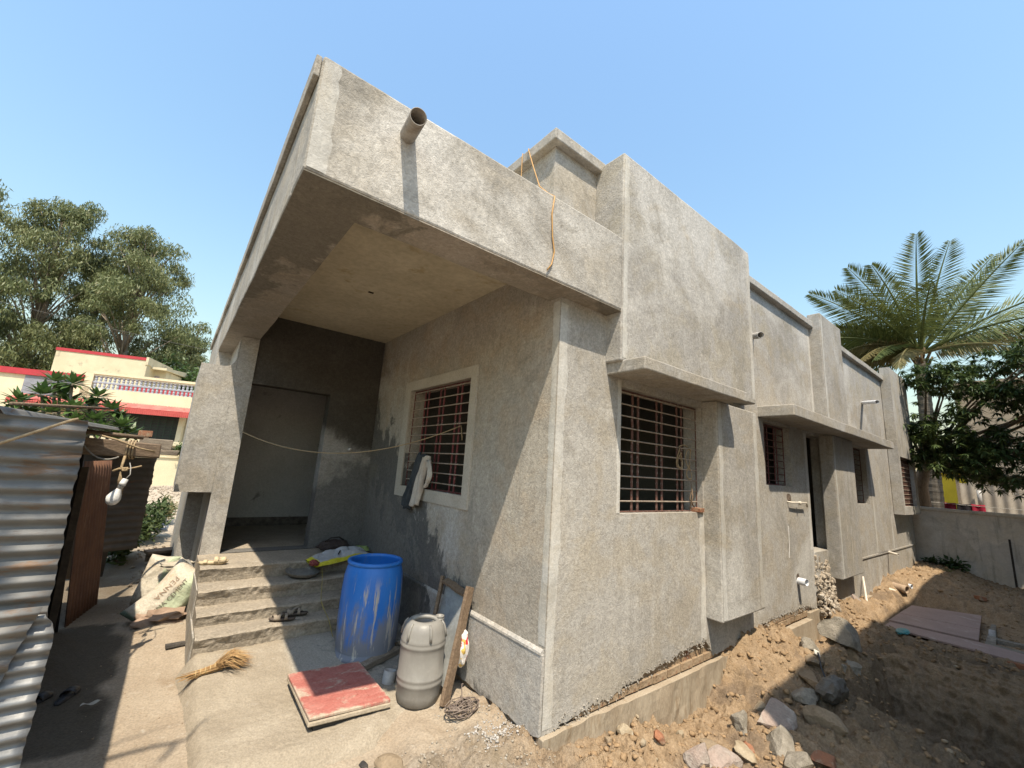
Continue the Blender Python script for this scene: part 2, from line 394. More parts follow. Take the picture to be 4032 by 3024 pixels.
# ------------------------------------------------------------------ the ground
ANCH = np.array([(.3, -.1, -.15), (.6, -.12, -.20), (1.0, -.12, -.24), (1.8, -.12, -.40), (2.3, -.12, -.38), (2.6, -.07, -.25), (2.9, -.02, .0), (3.3, 0, .12), (3.7, 0, .13), (4.1, 0, .06), (4.45, -.05, -.03), (4.97, -.06, -.28), (5.45, -.06, -.47), (5.95, -.07, -.45), (6.12, -.1, -.30), (6.45, -.05, -.02), (6.9, -.03, .05), (7.4, -.05, -.03), (8.2, -.05, -.12), (9.5, -.05, -.08), (10.4, -.05, .08), (12, -.05, .1), (14, 0, .13),
    (3.0, -.22, -.16), (3.4, -.25, -.05), (3.9, -.25, -.05), (4.4, -.27, -.2), (5.3, -.25, -.44), (5.9, -.3, -.34), (6.5, -.3, -.25), (7.2, -.3, -.28), (1, -.6, -.4), (1.8, -.5, -.42), (2.2, -.5, -.38), (2.7, -.45, -.38), (3.3, -.48, -.31), (4.0, -.48, -.20), (4.6, -.48, -.14), (5.1, -.52, -.10), (5.45, -.55, -.30), (6.0, -.55, -.33), (6.35, -.62, -.24), (8, -.5, -.33), (10, -.5, -.25), (13, -.5, 0),
    (4.15, -.98, -.75), (4.25, -1.2, -1.15), (4.15, -1.55, -1.3), (4.3, -2.0, -1.25), (4.5, -2.4, -1.1), (4.75, -1.3, -1.3), (4.8, -1.8, -1.35), (5.3, -1.2, -1.3), (5.3, -1.8, -1.35), (5.8, -1.2, -1.2), (5.8, -1.8, -1.3), (5.6, -2.4, -1.3), (3.55, -1.0, -.30), (3.35, -1.4, -.32), (3.3, -1.8, -.34), (3.3, -2.3, -.36), (3.0, -.85, -.33), (3.6, -.72, -.27), (4.3, -.68, -.26),
    (6.3, -1.3, -.27), (6.5, -1.9, -.29), (6.5, -2.4, -.3), (7, -1, -.31), (9, -2.4, -.36), (5.2, -.72, -.30), (6.0, -.72, -.29),
    (-.6, .1, -.13), (-1.2, .0, -.2), (-.3, -.3, -.15), (-.12, -.02, -.03), (-.08, -.16, -.10), (.06, -.13, -.14), (0, -1, -.35), (1.5, -1.2, -.42), (2.5, -1.2, -.40), (2.5, -1.8, -.4), (2, -2.4, -.4), (7, -1.7, -.31), (9, -1.0, -.36), (9, -2, -.36), (13, -1.5, -.15), (14, -2, -.2), (-.15, .6, -.06), (-.1, 1.1, -.07), (-.5, .6, -.11), (-1, .5, -.18), (.2, .3, -.1),
    (-1.9, .2, -.2), (-2.4, -.6, -.2), (-2.6, .3, -.18), (-2.3, 1.2, -.17), (-2.6, 1.6, -.16), (-2.3, 2.4, -.15), (-2.8, 2.6, -.14), (-2.6, 3.6, -.11), (-3.5, 2, -.1), (-2.4, 5, -.1), (-3, 9, -.1), (-6, 0, -.1), (-3, -4, -.15), (6, -6, -.3), (16, -6, -.1), (18, 1, -.1)])
BUMPS = []

def ground_height(x, y, fine=True):
    x = np.asarray(x, float); y = np.asarray(y, float)
    num = np.zeros_like(x); den = np.zeros_like(x)
    for ax, ay, az in ANCH:
        w = 1 / ((x - ax) ** 2 + (y - ay) ** 2 + .012) ** 1.9
        num += w * az; den += w
    h = num / den
    far = sstep(10, 22, np.hypot(x - 2, y - 1)); h = h * (1 - far) - 0.1 * far
    tl = sstep(7.1, 7.4, x) * (1 - sstep(10.3, 10.6, x)) * (1 - sstep(-.5, -.35, y)); h = h * (1 - tl) + np.minimum(h, -.38) * tl
    for bx, by, bz, br in BUMPS: h = h + bz * np.exp(-((x - bx) ** 2 + (y - by) ** 2) / br ** 2)
    if fine:
        near = 1 - sstep(12, 26, np.hypot(x - 2, y - 1))
        soil = soil_mask(x, y)
        h = h + near * (.05 * (fbm(x * 1.7, y * 1.7, 0, 3, 5) - .5) * (.3 + soil))
        b1 = np.abs(fbm(x * 5, y * 5, 0, 2, 9) - .5) * 2; b2 = np.abs(fbm(x * 13, y * 13, 0, 2, 19) - .5) * 2; b3 = vnoise(x * 30, y * 30, 0, 29)
        b4 = np.abs(fbm(x * 8.3 + 7, y * 8.3, 0, 3, 31) - .5) * 2
        h = h + near * soil * (1 - .8 * tl) * (1 + 1.1 * np.exp(-((x - 5.1) ** 2 / .9 + (y + 1.5) ** 2 / .8))) * (.10 * (.45 - b1) + .09 * (.4 - b4) + .055 * (.4 - b2) + .03 * (b3 - .5)) + near * (1 - soil) * (.012 * (b3 - .5) * (.35 + .65 * (fbm(x * 2, y * 2, 0, 2, 3))) + .01 * (.4 - b2))
    return h

def soil_mask(x, y):
    """1 where loose dug soil lies, 0 on the trodden path"""
    e = y - (0.55 - 0.16 * np.clip(x + 1.6, -3, 1.6)) + .25 * (fbm(np.asarray(x) * 2.5, np.asarray(y) * 2.5, 0, 3, 77) - .5)
    m = 1 - sstep(-.05, .25, e); m = m * sstep(-2.3, -1.7, x + .0)
    m = np.maximum(m, sstep(-.3, .1, x) * (1 - sstep(.5, 1.0, y)))
    return np.maximum(m, .0)

def make_ground():
    xs = np.concatenate([-np.geomspace(4, 900, 26)[::-1], np.arange(-3.9, -.6, .035), np.arange(-.6, 7.2, .021), np.arange(7.2, 16, .05), np.geomspace(16.05, 900, 26)])
    ys = np.concatenate([-np.geomspace(2.7, 900, 26)[::-1], np.arange(-2.65, .9, .021), np.arange(.9, 6, .05), np.arange(6, 32, .4), np.geomspace(32, 900, 18)])
    X, Y = np.meshgrid(xs, ys, indexing='ij'); nx, ny = X.shape
    H = ground_height(X.ravel(), Y.ravel()).reshape(X.shape)
    inside = (X > .3) & (Y > .3) & (X < 14) & (Y < 9); H = np.where(inside, -.3, H)
    H = np.where((X > -1.98) & (X <= .3) & (Y > 1.2) & (Y < 9), np.minimum(H, -.15), H)
    # slight fall-off of wet hollow and gravel heap far left
    H += .30 * np.exp(-((X + 2.2) ** 2 / 4.0 + (Y - 20.5) ** 2 / 6.0)) * (0.8 + .4 * fbm(X * 2, Y * 2, 0, 3, 8))
    H += .10 * np.exp(-((X + 2.2) ** 2 / .12 + (Y - 3.75) ** 2 / .2))
    V = np.stack([X.ravel(), Y.ravel(), H.ravel()], 1)
    i, j = np.meshgrid(np.arange(nx - 1), np.arange(ny - 1), indexing='ij'); a = (i * ny + j).ravel()
    F = np.stack([a, a + ny, a + ny + 1, a + 1], 1)
    soil = soil_mask(X.ravel(), Y.ravel())
    xr, yr = X.ravel(), Y.ravel()
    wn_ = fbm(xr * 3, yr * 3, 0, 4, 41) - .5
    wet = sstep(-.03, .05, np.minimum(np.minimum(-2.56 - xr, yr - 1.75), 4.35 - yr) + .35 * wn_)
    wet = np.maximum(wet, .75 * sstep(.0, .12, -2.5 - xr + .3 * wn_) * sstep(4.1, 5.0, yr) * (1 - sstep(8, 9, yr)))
    wet = np.maximum(wet, .55 * sstep(2.5, 3.2, xr + .8 * wn_) * (1 - sstep(6.6, 7.4, xr)) * sstep(.55, .8, -yr + .5 * wn_))  # moist tone here also carries painted shade over the hole and ridge
    orange = soil * sstep(-.7, .5, xr + .35 * wn_ * 3)
    g = G('ground_soil', 0.97, 0.08)
    n = g.noise(2.2, 6, .62, None, .4); n2 = g.noise(9, 5, .65)
    path = g.mix(g.step(n, .34, .68), (0.295, 0.24, 0.178), (0.345, 0.29, 0.222))
    path = g.mix(g.step(g.noise(1.1, 6, .65, g.map((1.5, .5, 1)), .6), .56, .68), path, (0.26, 0.20, 0.138))
    path = g.mix(g.step(n2, .60, .72), path, (0.38, 0.335, 0.275))
    rub = g.mix(g.step(n2, .35, .65), (0.27, 0.222, 0.168), (0.325, 0.28, 0.225))
    rub = g.mix(g.step(n, .52, .66), rub, (0.25, 0.20, 0.14))
    soilc = g.mix(g.step(n2, .33, .67), (0.275, 0.192, 0.115), (0.345, 0.253, 0.163))
    soilc = g.mix(g.step(n, .52, .68), soilc, (0.20, 0.147, 0.10))
    grav = g.mix(g.step(g.noise(22, 5, .7), .35, .65), (0.30, 0.25, 0.19), (0.44, 0.37, 0.28))
    col = g.mix(g.attr('loose')[2], path, rub); col = g.mix(g.attr('orange')[2], col, soilc)
    col = g.mix(g.step(g.xyz[1], 7, 12), col, grav)
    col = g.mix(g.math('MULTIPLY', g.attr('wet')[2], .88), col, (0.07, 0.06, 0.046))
    col = g.speck(col, g.noise(60, 4, .65), .74, 1.2)
    nm = g.bump(g.math('MULTIPLY', g.noise(24, 5, .7), g.math('ADD', g.math('MULTIPLY', g.attr('loose')[2], .8), .2)), .05, .8); nm = g.bump(g.noise(110, 3, .6), .005, .7, nm)
    rough = g.step(g.attr('wet')[2], .2, 1, .97, .7)
    global GROUND_MAT; GROUND_MAT = g.done(col, nm, rough)
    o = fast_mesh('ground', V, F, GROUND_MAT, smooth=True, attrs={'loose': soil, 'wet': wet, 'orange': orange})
    tag(o, 'trodden earth path and dug brown soil around the unfinished house', kind='structure')
make_ground()

def make_bank():
    """far face of the dug hole, undercut at its foot"""
    nv, nu = 130, 150
    v = np.linspace(0, 1, nv); u = np.linspace(0, 1, nu); U, W = np.meshgrid(u, v, indexing='ij')
    px = np.interp(W, [0, .14, .30, .46, .60, .68, .74, .82, 1], [6.75, 6.35, 5.95, 5.55, 5.15, 4.98, 5.02, 5.35, 5.9])
    pz = np.interp(W, [0, .14, .30, .46, .60, .68, .74, .82, 1], [-.36, -.262, -.33, -.52, -.76, -.92, -1.0, -1.06, -1.1])
    Y = -.62 - 2.3 * U
    edge = sstep(0, .16, U)
    X = px + .22 * (fbm(Y * 1.6, W * 2, 0, 3, 61) - .5) + .10 * U; Z = pz * edge + (1 - edge) * np.maximum(pz, -.42)
    b1 = np.abs(fbm(Y * 4.2, X * 4.2, Z * 4.2, 3, 63) - .5) * 2; b2 = np.abs(fbm(Y * 10, X * 10, Z * 10, 3, 65) - .5) * 2; b3 = vnoise(Y * 27, X * 27, Z * 27, 67)
    d = .20 * (.4 - b1) + .10 * (.4 - b2) + .035 * (b3 - .5)
    m = sstep(0, .14, W) * (1 - sstep(.72, .8, W)); X = X - d * .75 * m; Z = Z + d * .6 * m
    V = np.stack([X.ravel(), Y.ravel(), Z.ravel()], 1); i, j = np.meshgrid(np.arange(nu - 1), np.arange(nv - 1), indexing='ij'); a = (i * nv + j).ravel()
    F = np.stack([a, a + 1, a + nv + 1, a + nv], 1); one = np.ones(len(V))
    o = fast_mesh('earth_bank', V, F, GROUND_MAT, smooth=True, attrs={'loose': one, 'orange': one, 'wet': (.22 + .38 * sstep(.3, .65, W)).ravel()}); tag(o, 'rough undercut earth bank on the far side of the dug hole', kind='structure')  # wet grows down the face: shade of the hole put into the soil colour
make_bank()

def make_landing():
    xs = np.linspace(-2.3, -0.0, 116); ys = np.linspace(.2, 2.62, 122)
    X, Y = np.meshgrid(xs, ys, indexing='ij')
    front = .90 - .10 * sstep(-1.9, -1.2, X) + .13 * sstep(-1.1, -.5, X) + .05 * (fbm(X * 4, X * 0 + 3, 0, 3, 2) - .5)
    left = -2.04 + .025 * (fbm(Y * 3, Y * 0, 0, 3, 4) - .5)
    d1 = Y - front; d2 = X - left
    d = np.minimum(d1 * .55, d2)
    r = .10; c = np.where((d1 < .3) & (d2 < .16), .16 - np.hypot(np.maximum(.16 - d1 * .55, 0), np.maximum(.16 - d2, 0)), d)
    d = np.minimum(d, c)
    top = sstep(-.16, .07, d)
    H = -.26 + .26 * top + .014 * (fbm(X * 2.2, Y * 2.2, 0, 4, 6) - .5) + .006 * (vnoise(X * 24, Y * 24, 0, 7) - .5)
    H = H + .03 + .018 * (fbm(X * 6, Y * 6, 0, 3, 44) - .5) + .007 * (vnoise(X * 45, Y * 45, 0, 47) - .5) - .12 * (1 - sstep(1.6, 2.6, Y)) - .0 * sstep(-1.2, -.35, X) * (1 - sstep(.7, 1.35, Y)) * .35
    nx, ny = X.shape; i, j = np.meshgrid(np.arange(nx - 1), np.arange(ny - 1), indexing='ij'); a = (i * ny + j).ravel()
    F = np.stack([a, a + ny, a + ny + 1, a + 1], 1)
    g = G('landing_cement', .95, .1)
    n = g.noise(2.6, 6, .62, None, .5)
    col = g.mix(g.step(n, .34, .68), (0.285, 0.243, 0.185), (0.34, 0.295, 0.23))
    col = g.mix(g.step(g.noise(1.3, 6, .66, g.map((.6, 1.8, 1)), .6), .55, .7), col, (0.265, 0.222, 0.168))
    col = g.mix(g.step(g.noise(7, 6, .7), .6, .72), col, (0.38, 0.34, 0.285))
    edge = g.step(g.math('ADD', g.lin(0, -1, 0, .82), g.math('MULTIPLY', g.math('SUBTRACT', g.noise(3, 5), .5), .35)), 0, .2)
    col = g.mix(g.math('MULTIPLY', edge, .7), col, (0.20, 0.15, 0.095))
    nz = g.math('SUBTRACT', g.noise(3.6, 6, .66, None, .6), .5)
    wet = g.step(g.math('ADD', g.lin(.9, .35, 0, .30), g.math('MULTIPLY', nz, 2.4)), .33, .40)
    lim = g.step(g.lin(1, 0, 0, 1.32), 0, .12)
    lim2 = g.step(g.lin(0, 1, 0, -1.45), 0, .2)
    col = g.mix(g.math('MULTIPLY', g.math('MULTIPLY', wet, g.math('MULTIPLY', lim, lim2)), .8), col, (0.12, 0.105, 0.085))
    grey = g.math('MULTIPLY', lim, lim2); col = g.mix(g.math('MULTIPLY', grey, .55), col, (0.33, 0.325, 0.30))
    col = g.speck(col, g.noise(70, 4, .65), .78, 1.18)
    nm = g.bump(g.noise(20, 5, .68), .022, .7); nm = g.bump(g.noise(110, 3, .6), .006, .8, nm)
    o = fast_mesh('cement_landing', np.stack([X.ravel(), Y.ravel(), H.ravel()], 1), F, g.done(col, nm), smooth=True)
    tag(o, 'worn cement landing with rounded front at the foot of the steps', kind='structure')
make_landing()
# ------------------------------------------------------------------ the unfinished house
HOUSE = empty('house', (0, 0, 0), 'single-storey house in raw grey cement plaster with a cantilevered porch', 'house')

def wall(mb, axis, pos, thick, u0, u1, z0, z1, openings=(), ragged=None):
    """wall in plane y=pos (axis 'y') or x=pos (axis 'x'), outer face at pos, solid to pos+thick, with reveals"""
    us = sorted({u0, u1, *[v for o in openings for v in o[:2]]}); zs = sorted({z0, z1, *[v for o in openings for v in o[2:4]]})
    def P(u, w, z): return (u, w, z) if axis == 'y' else (w, u, z)
    def hole(a, b, c, d): return any(o[0] <= a + 1e-6 and b - 1e-6 <= o[1] and o[2] <= c + 1e-6 and d - 1e-6 <= o[3] for o in openings)
    for a, b in zip(us, us[1:]):
        for c, d in zip(zs, zs[1:]):
            if hole(a, b, c, d): continue
            for w in (pos, pos + thick):
                mb.add([P(a, w, c), P(b, w, c), P(b, w, d), P(a, w, d)], [(0, 1, 2, 3)])
    for a, b, c, d in [(u0, u1, z0, z1), *openings]:
        out = (a, b, c, d) == (u0, u1, z0, z1)
        for (p, q) in (((a, c), (b, c)), ((b, c), (b, d)), ((b, d), (a, d)), ((a, d), (a, c))):
            if not out and any(abs(p[1] - z0) < 1e-6 and abs(q[1] - z0) < 1e-6 for _ in (0,)): pass
            mb.add([P(p[0], pos, p[1]), P(q[0], pos, q[1]), P(q[0], pos + thick, q[1]), P(p[0], pos + thick, p[1])], [(0, 1, 2, 3)])

W1 = (0.89, 2.44, 1.575, 2.80); W2 = (4.25, 5.24, 1.94, 2.86); D2 = (6.0, 6.95, 0.90, 2.86); W3 = (8.35, 9.70, 1.68, 2.87)
mb = MB()
wall(mb, 'y', 0.0, 0.23, 0.002, 14.05, 0.30, 3.98, [W1, W2, D2, W3])
up_ = MB(); wall(up_, 'y', 0.0, 0.23, 3.2, 14.05, 3.9801, 4.9); up_.build('upper_wall', PL_UP, HOUSE)
# ragged lower edge of the plaster coat
prev = None
xsr = np.arange(0.002, 6.0 + .001, .025)
def ragged_z(x):
    base = np.interp(x, [0, .4, 1.0, 1.9, 2.45, 2.6, 3.6, 3.9, 4.6, 5.35, 5.6, 6.0], [-.01, .035, .09, .19, .21, .05, .05, .15, .155, .17, .13, .05])
    return base + .05 * (fbm(x * 9, x * 0 + 2, 0, 3, 21) - .5) + .03 * (vnoise(x * 38, x * 0, 0, 5) - .5)
zr = ragged_z(xsr)
for i in range(len(xsr) - 1):
    a, b = xsr[i], xsr[i + 1]
    mb.add([(a, 0, zr[i]), (b, 0, zr[i + 1]), (b, 0, .30), (a, 0, .30)], [(0, 1, 2, 3)])
    mb.add([(a, 0, zr[i]), (b, 0, zr[i + 1]), (b, .03, zr[i + 1] + .004), (a, .03, zr[i] + .004)], [(0, 1, 2, 3)])
mb.box(6.95, 14.05, 0.0, .23, -.4, .30, skip='u')
SIDE = mb.build('side_wall', PL, HOUSE)

mb = MB(); rng = np.random.default_rng(4)
for k in range(700):
    x = rng.uniform(0.1, 6.0)
    if 2.55 < x < 3.85: continue
    z = float(ragged_z(np.array([x]))[0]) + rng.normal(0.012, .03) - .012
    sz = .003 + .015 * rng.uniform(size=3) ** 2.5; V, F = rock_pts(1, rng, sz, 4); mb.np(V + np.array([x, .004 - rng.uniform(0, .008), z]), F)
o = mb.build('mortar_crust', CRUST, HOUSE, fix=False); o['kind'] = 'stuff'

mb = MB()   # the concrete plinth beam below the plaster
pts = []
mb.grid(lambda u, v: (u * 2.95 - .02, -.055 - .012 * math.sin(u * 60) * .4 + .02 * (float(vnoise(u * 30, v * 6, 0, 3)) - .5), -.75 + v * (.752 + .012 * math.sin(u * 9))), 70, 10)
mb.box(-.02, 2.95, -.045, .03, -.75, -.006)
for bb_ in ((3.95, 5.55, -.06, .03, -.6, -.02), (5.552, 6.15, -.03, .03, -.6, .06), (8.2, 10.1, -.07, -.003, -.5, -.085)):
    mq = MB(); mq.box(*bb_); mq.build('plinth_beam', PLINTH_CONC, HOUSE, bevel=.006)
mb.build('plinth_beam', PLINTH_CONC, HOUSE, bevel=.006)
plcore = MB(); plcore.box(0.0, 6.2, .035, .2, -.3, .3); plcore.build('brick_core', OLD_BRICK, HOUSE)
# exposed brick courses between plaster and plinth
bmesh0 = None; seam = HOUSE
def brick_obj(parent, x0, y0, z0, L, D, Hh, rz=0, jit=.004, mat=None, name='brick'):
    m = MB(); m.obox((0, 0, 0), (L, D, Hh), (0, 0, 0), jit); me_o = m.build(name, mat or OLD_BRICK, parent, bevel=.006)
    me_o.location = Vector((x0 + L / 2, y0 + D / 2, z0 + Hh / 2)); me_o.rotation_euler = (0, 0, rz); return me_o
rb = random.Random(3)
for (xa, xb, za) in ((0.35, 2.55, .006), (3.95, 5.5, .004), (4.0, 5.45, .085)):
    x = xa
    while x < xb - .1:
        L = rb.uniform(.2, .235); brick_obj(HOUSE, x, .006 + rb.uniform(0, .008), za, L, .1, .073); x += L + .012

mb = MB()    # mortar rubble under the rear door
for k in range(520):
    x = rng.uniform(5.95, 6.75); z = rng.uniform(-.05, .88); yy = .09 - .13 * (1 - z / .9) - rng.uniform(0, .05)
    V, F = rock_pts(1, rng, (.012 + .055 * rng.uniform() ** 2) * rng.uniform(.6, 1.3, 3), 5); mb.np(V + np.array([x, yy, z]), F)
o = mb.build('broken_masonry', simple('broken_masonry_faces', (0.40, 0.35, 0.285), (0.29, 0.235, 0.175), 10, .95, .1, bump=.012, bscale=60, c3=(.5, .46, .4), s3=7, t3=(.55, .68)), HOUSE, fix=False); o['kind'] = 'stuff'
mb = MB(); mb.box(6.0, 6.95, .12, .5, -.2, .895); mb.build('door_threshold', CRUST, HOUSE)

# protruding bands, pilasters and bays on the side
def pilaster(name, x0, x1, y, z0, z1, mat=PL, yb=.02, parent=HOUSE):
    m = MB(); m.box(x0, x1, y, yb, z0, z1); return m.build(name, mat, parent, bevel=.014, wob=.006)
m = MB(); m.box(.63, 3.54, -.19, .19, 2.99, 5.22); m.build('parapet_wall', PL_UP, HOUSE, bevel=.016, wob=.006)
pilaster('pilaster', 2.465, 3.545, -.185, .437, 2.877)
pilaster('pilaster', 6.55, 7.80, -.19, 3.058, 5.18, PL_FAR)
pilaster('pilaster', 6.70, 7.95, -.19, .45, 2.895, PL_FAR)
# end bay with a window: four pieces round the opening
m = MB(); wall(m, 'y', -.21, .2, 11.85, 13.85, 1.44, 5.20, [(12.0, 13.52, 1.64, 2.88)]); m.build('end_bay', PL_FAR, HOUSE, wob=.004, seg=.3)
m = MB(); m.box(10.0, 14.05, -.02, -.0016, .60, .63); m.box(8.0, 10.9, -.018, -.0016, .60, .63); m.build('plinth_ledge', PL_FAR, HOUSE)
# sun shades over the openings
m = MB(); m.box(.66, 2.735, -.425, .02, 2.88, 3.0); m.build('window_shade', PL, HOUSE, bevel=.012, wob=.006)
m = MB(); m.box(4.07, 9.93, -.468, .02, 2.898, 3.055); m.build('window_shade', PL_FAR, HOUSE, bevel=.012, wob=.007)
for (xa, xb, z0, z1) in ((3.54, 6.55, 4.90, 5.015), (7.8, 11.85, 4.85, 4.965)):
    m = MB(); m.box(xa + .002, xb - .002, -.08, .3, z0, z1); m.build('coping', PL_FAR, HOUSE, bevel=.012, wob=.006)
# parapet above the main block, seen over the porch roof
m = MB(); m.box(.002, 1.3, .18, .38, 4.0, 5.15); m.box(.002, .2, .38, 6.0, 4.0, 5.15); m.build('roof_parapet', PL, HOUSE)
m = MB(); m.prism([(-.08, .10), (1.3, .10), (1.3, .45), (.29, .45), (.29, 6.0), (-.08, 6.0)], 'z', 5.152, 5.275); m.build('coping', PL_FAR, HOUSE, bevel=.012, wob=.006)

# porch
m = MB(); wall(m, 'x', 0.0, .23, .0015, 4.2, .575, 4.0, [(1.36, 2.92, 1.605, 2.90)]); m.build('porch_wall', PL_PORCH, HOUSE)
m = MB()
ysr = np.arange(0, 4.2, .03)
for a in ysr:
    b = a + .03; za = -.02 - .05 * a * 0 + .05 * (float(fbm(a * 8, 1, 0, 3, 3)) - .5); zb = -.02 + .05 * (float(fbm(b * 8, 1, 0, 3, 3)) - .5)
    m.add([(-.028, a, za), (-.028, b, zb), (-.028, b, .545), (-.028, a, .545)], [(0, 1, 2, 3)])
    m.add([(-.028, a, za), (-.028, b, zb), (.0, b, zb), (.0, a, za)], [(0, 1, 2, 3)])
m.box(-.0275, .0, .0015, .03, 0, .545)
m.build('plinth_wall', PL_PLINTH, HOUSE)
m = MB(); m.prism([(-.034, .543), (.001, .543), (.001, .578), (-.012, .577), (-.032, .560)], 'y', 0.012, 3.4); m.build('plinth_ledge', PL_PLINTH, HOUSE)
m = MB(); m.box(.003, .2, .25, 4.2, -.3, .57); m.build('plinth_core', OLD_BRICK, HOUSE)

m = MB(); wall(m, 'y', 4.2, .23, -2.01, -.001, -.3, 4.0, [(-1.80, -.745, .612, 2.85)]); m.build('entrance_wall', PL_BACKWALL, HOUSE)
m = MB(); m.box(-2.013, -1.80, 4.179, 4.1985, -.2, 3.47); m.build('entrance_pier', PL, HOUSE)
m = MB(); m.box(-2.01, -1.8, 4.43, 5.6, -.3, 3.472); m.build('pier_return', PL, HOUSE)
m = MB(); m.box(-2.20, -1.9, 5.602, 9.0, -.3, 4.23); m.box(-2.0, 0, 8.8, 9, -.3, 4.0); m.build('left_wall', PL, HOUSE)
m = MB(); m.box(-2.40, -2.0145, 4.180, 5.599, 1.37, 2.985); m.build('pilaster', PL, HOUSE)
m = MB()   # the swept shoulder above the left bay
arc = [(-2.40, 2.986), (-2.016, 2.986), (-2.016, 3.455), (-2.030, 3.40)] + [(-2.03 - .12 * (1 - math.sin(t)) , 3.16 + .001 - .14 * math.cos(t) ) for t in np.linspace(math.pi / 2, 0, 9)] + [(-2.40, 3.018)]
m.prism(arc, 'y', 4.180, 4.26); m.build('swept_shoulder', PL, HOUSE)

m = MB(); m.box(-2.2, .63, -.19, .15, 3.482, 4.24); m.build('porch_beam', PL_FASCIA, HOUSE, bevel=.016, wob=.006)
m = MB(); m.box(-2.2, -1.8, .151, 5.6, 3.482, 4.238); m.build('porch_beam', PL_FASCIA, HOUSE, bevel=.012, wob=.006)
m = MB(); m.box(-2.235, -2.2015, -.165, 9.0, 4.10, 4.242); m.build('fascia_lip', PL_FASCIA, HOUSE, bevel=.006, wob=.006)
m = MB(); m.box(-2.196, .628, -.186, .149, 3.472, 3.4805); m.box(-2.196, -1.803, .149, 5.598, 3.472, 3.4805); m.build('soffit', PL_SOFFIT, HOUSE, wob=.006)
m = MB(); m.box(-1.8, -.0, .15, 4.2, 3.86, 4.02); m.build('porch_ceiling', CEIL, HOUSE)
m = MB(); m.box(-1.015, -.955, 2.19, 2.225, 3.853, 3.8598); m.build('ceiling_hole', simple('dark_hole', (.03, .02, .015)), HOUSE)
# rooms behind: floors, ceilings, cross walls
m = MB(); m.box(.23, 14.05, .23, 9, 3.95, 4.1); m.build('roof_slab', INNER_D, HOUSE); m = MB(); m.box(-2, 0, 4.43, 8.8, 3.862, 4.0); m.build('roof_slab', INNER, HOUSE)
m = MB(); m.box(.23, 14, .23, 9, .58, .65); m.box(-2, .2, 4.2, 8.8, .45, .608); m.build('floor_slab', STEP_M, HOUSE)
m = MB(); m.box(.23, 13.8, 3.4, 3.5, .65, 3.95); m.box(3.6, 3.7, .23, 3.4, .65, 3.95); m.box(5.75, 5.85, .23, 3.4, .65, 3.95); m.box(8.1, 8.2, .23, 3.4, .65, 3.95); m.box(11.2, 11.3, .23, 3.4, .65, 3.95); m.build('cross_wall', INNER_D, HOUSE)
m = MB()
m.box(-1.9, .2, 6.45, 6.55, .76, 3.86); m.box(.0, .1, 4.43, 6.45, .6, 3.86); m.build('cross_wall', INNER, HOUSE)
m = MB(); m.box(-1.9, .0, 6.475, 6.52, .61, .76); m.build('wall_base_strip', simple('bare_masonry_strip', (.09, .08, .07), (.16, .14, .12), 14, .95, .1, bump=.01), HOUSE)
m = MB(); m.box(13.85, 14.05, .23, 9, -.3, 4.9); m.box(.23, 13.85, 8.8, 9, -.3, 4.0); m.build('rear_wall', PL_FAR, HOUSE)

# steps
STAIR = [(2.57, 2.86, -.2, .182), (2.83, 3.16, .1, .30), (3.12, 3.5, .2, .457), (3.43, 4.19, .3, .61)]
for k, (y0, y1, z0, z1) in enumerate(STAIR):
    m = MB(); r = random.Random(k)
    n = 46; x0, x1 = -2.03 - .0006 * k, -.032
    prof = [(y0 + .03, -.25), (y0 + .022, z1 - .10), (y0 + .010, z1 - .05), (y0, z1 - .018), (y0 + .018, z1 - .002), (y0 + .06, z1), (min(y0 + .22, 4.0), z1 - .004), (4.19 - k * .004, z1 - .002 * (4 - k) - (.0 if k == 3 else .01))]
    def sp(u, v, prof=prof, k=k):
        q = v * (len(prof) - 1); i = min(int(q), len(prof) - 2); f = q - i
        y = prof[i][0] * (1 - f) + prof[i + 1][0] * f; z = prof[i][1] * (1 - f) + prof[i + 1][1] * f
        x = x0 + (x1 - x0) * u; w = 1.0 if y < y0 + .3 else .2
        y += w * (.035 * (float(fbm(x * 4 + k * 9, z * 7, 0, 3, 6)) - .5) + .02 * (float(vnoise(x * 20, z * 20 + k, 0, 2)) - .5)) * (1 if i < 5 else .4)
        z += w * .026 * (float(fbm(x * 5 + k * 5, y * 5, 0, 3, 12)) - .5) * (1 if i > 1 else 0)
        return (x, y, z)
    m.grid(sp, n, (len(prof) - 1) * 3 + 1)
    for xx in (x0, x1): m.add([(xx, 4.19, -.25), *[(xx, p[0] + .004, p[1] - .004) for p in prof]], [tuple(range(len(prof) + 1))])
    m.build('step', STEP_M, HOUSE, smooth=False)
m = MB(); m.box(-2.045, -2.031, 2.64, 3.5, -.25, .16); m.box(-2.042, -2.032, 3.2, 4.19, -.25, .44); m.build('stair_flank', PL, HOUSE)

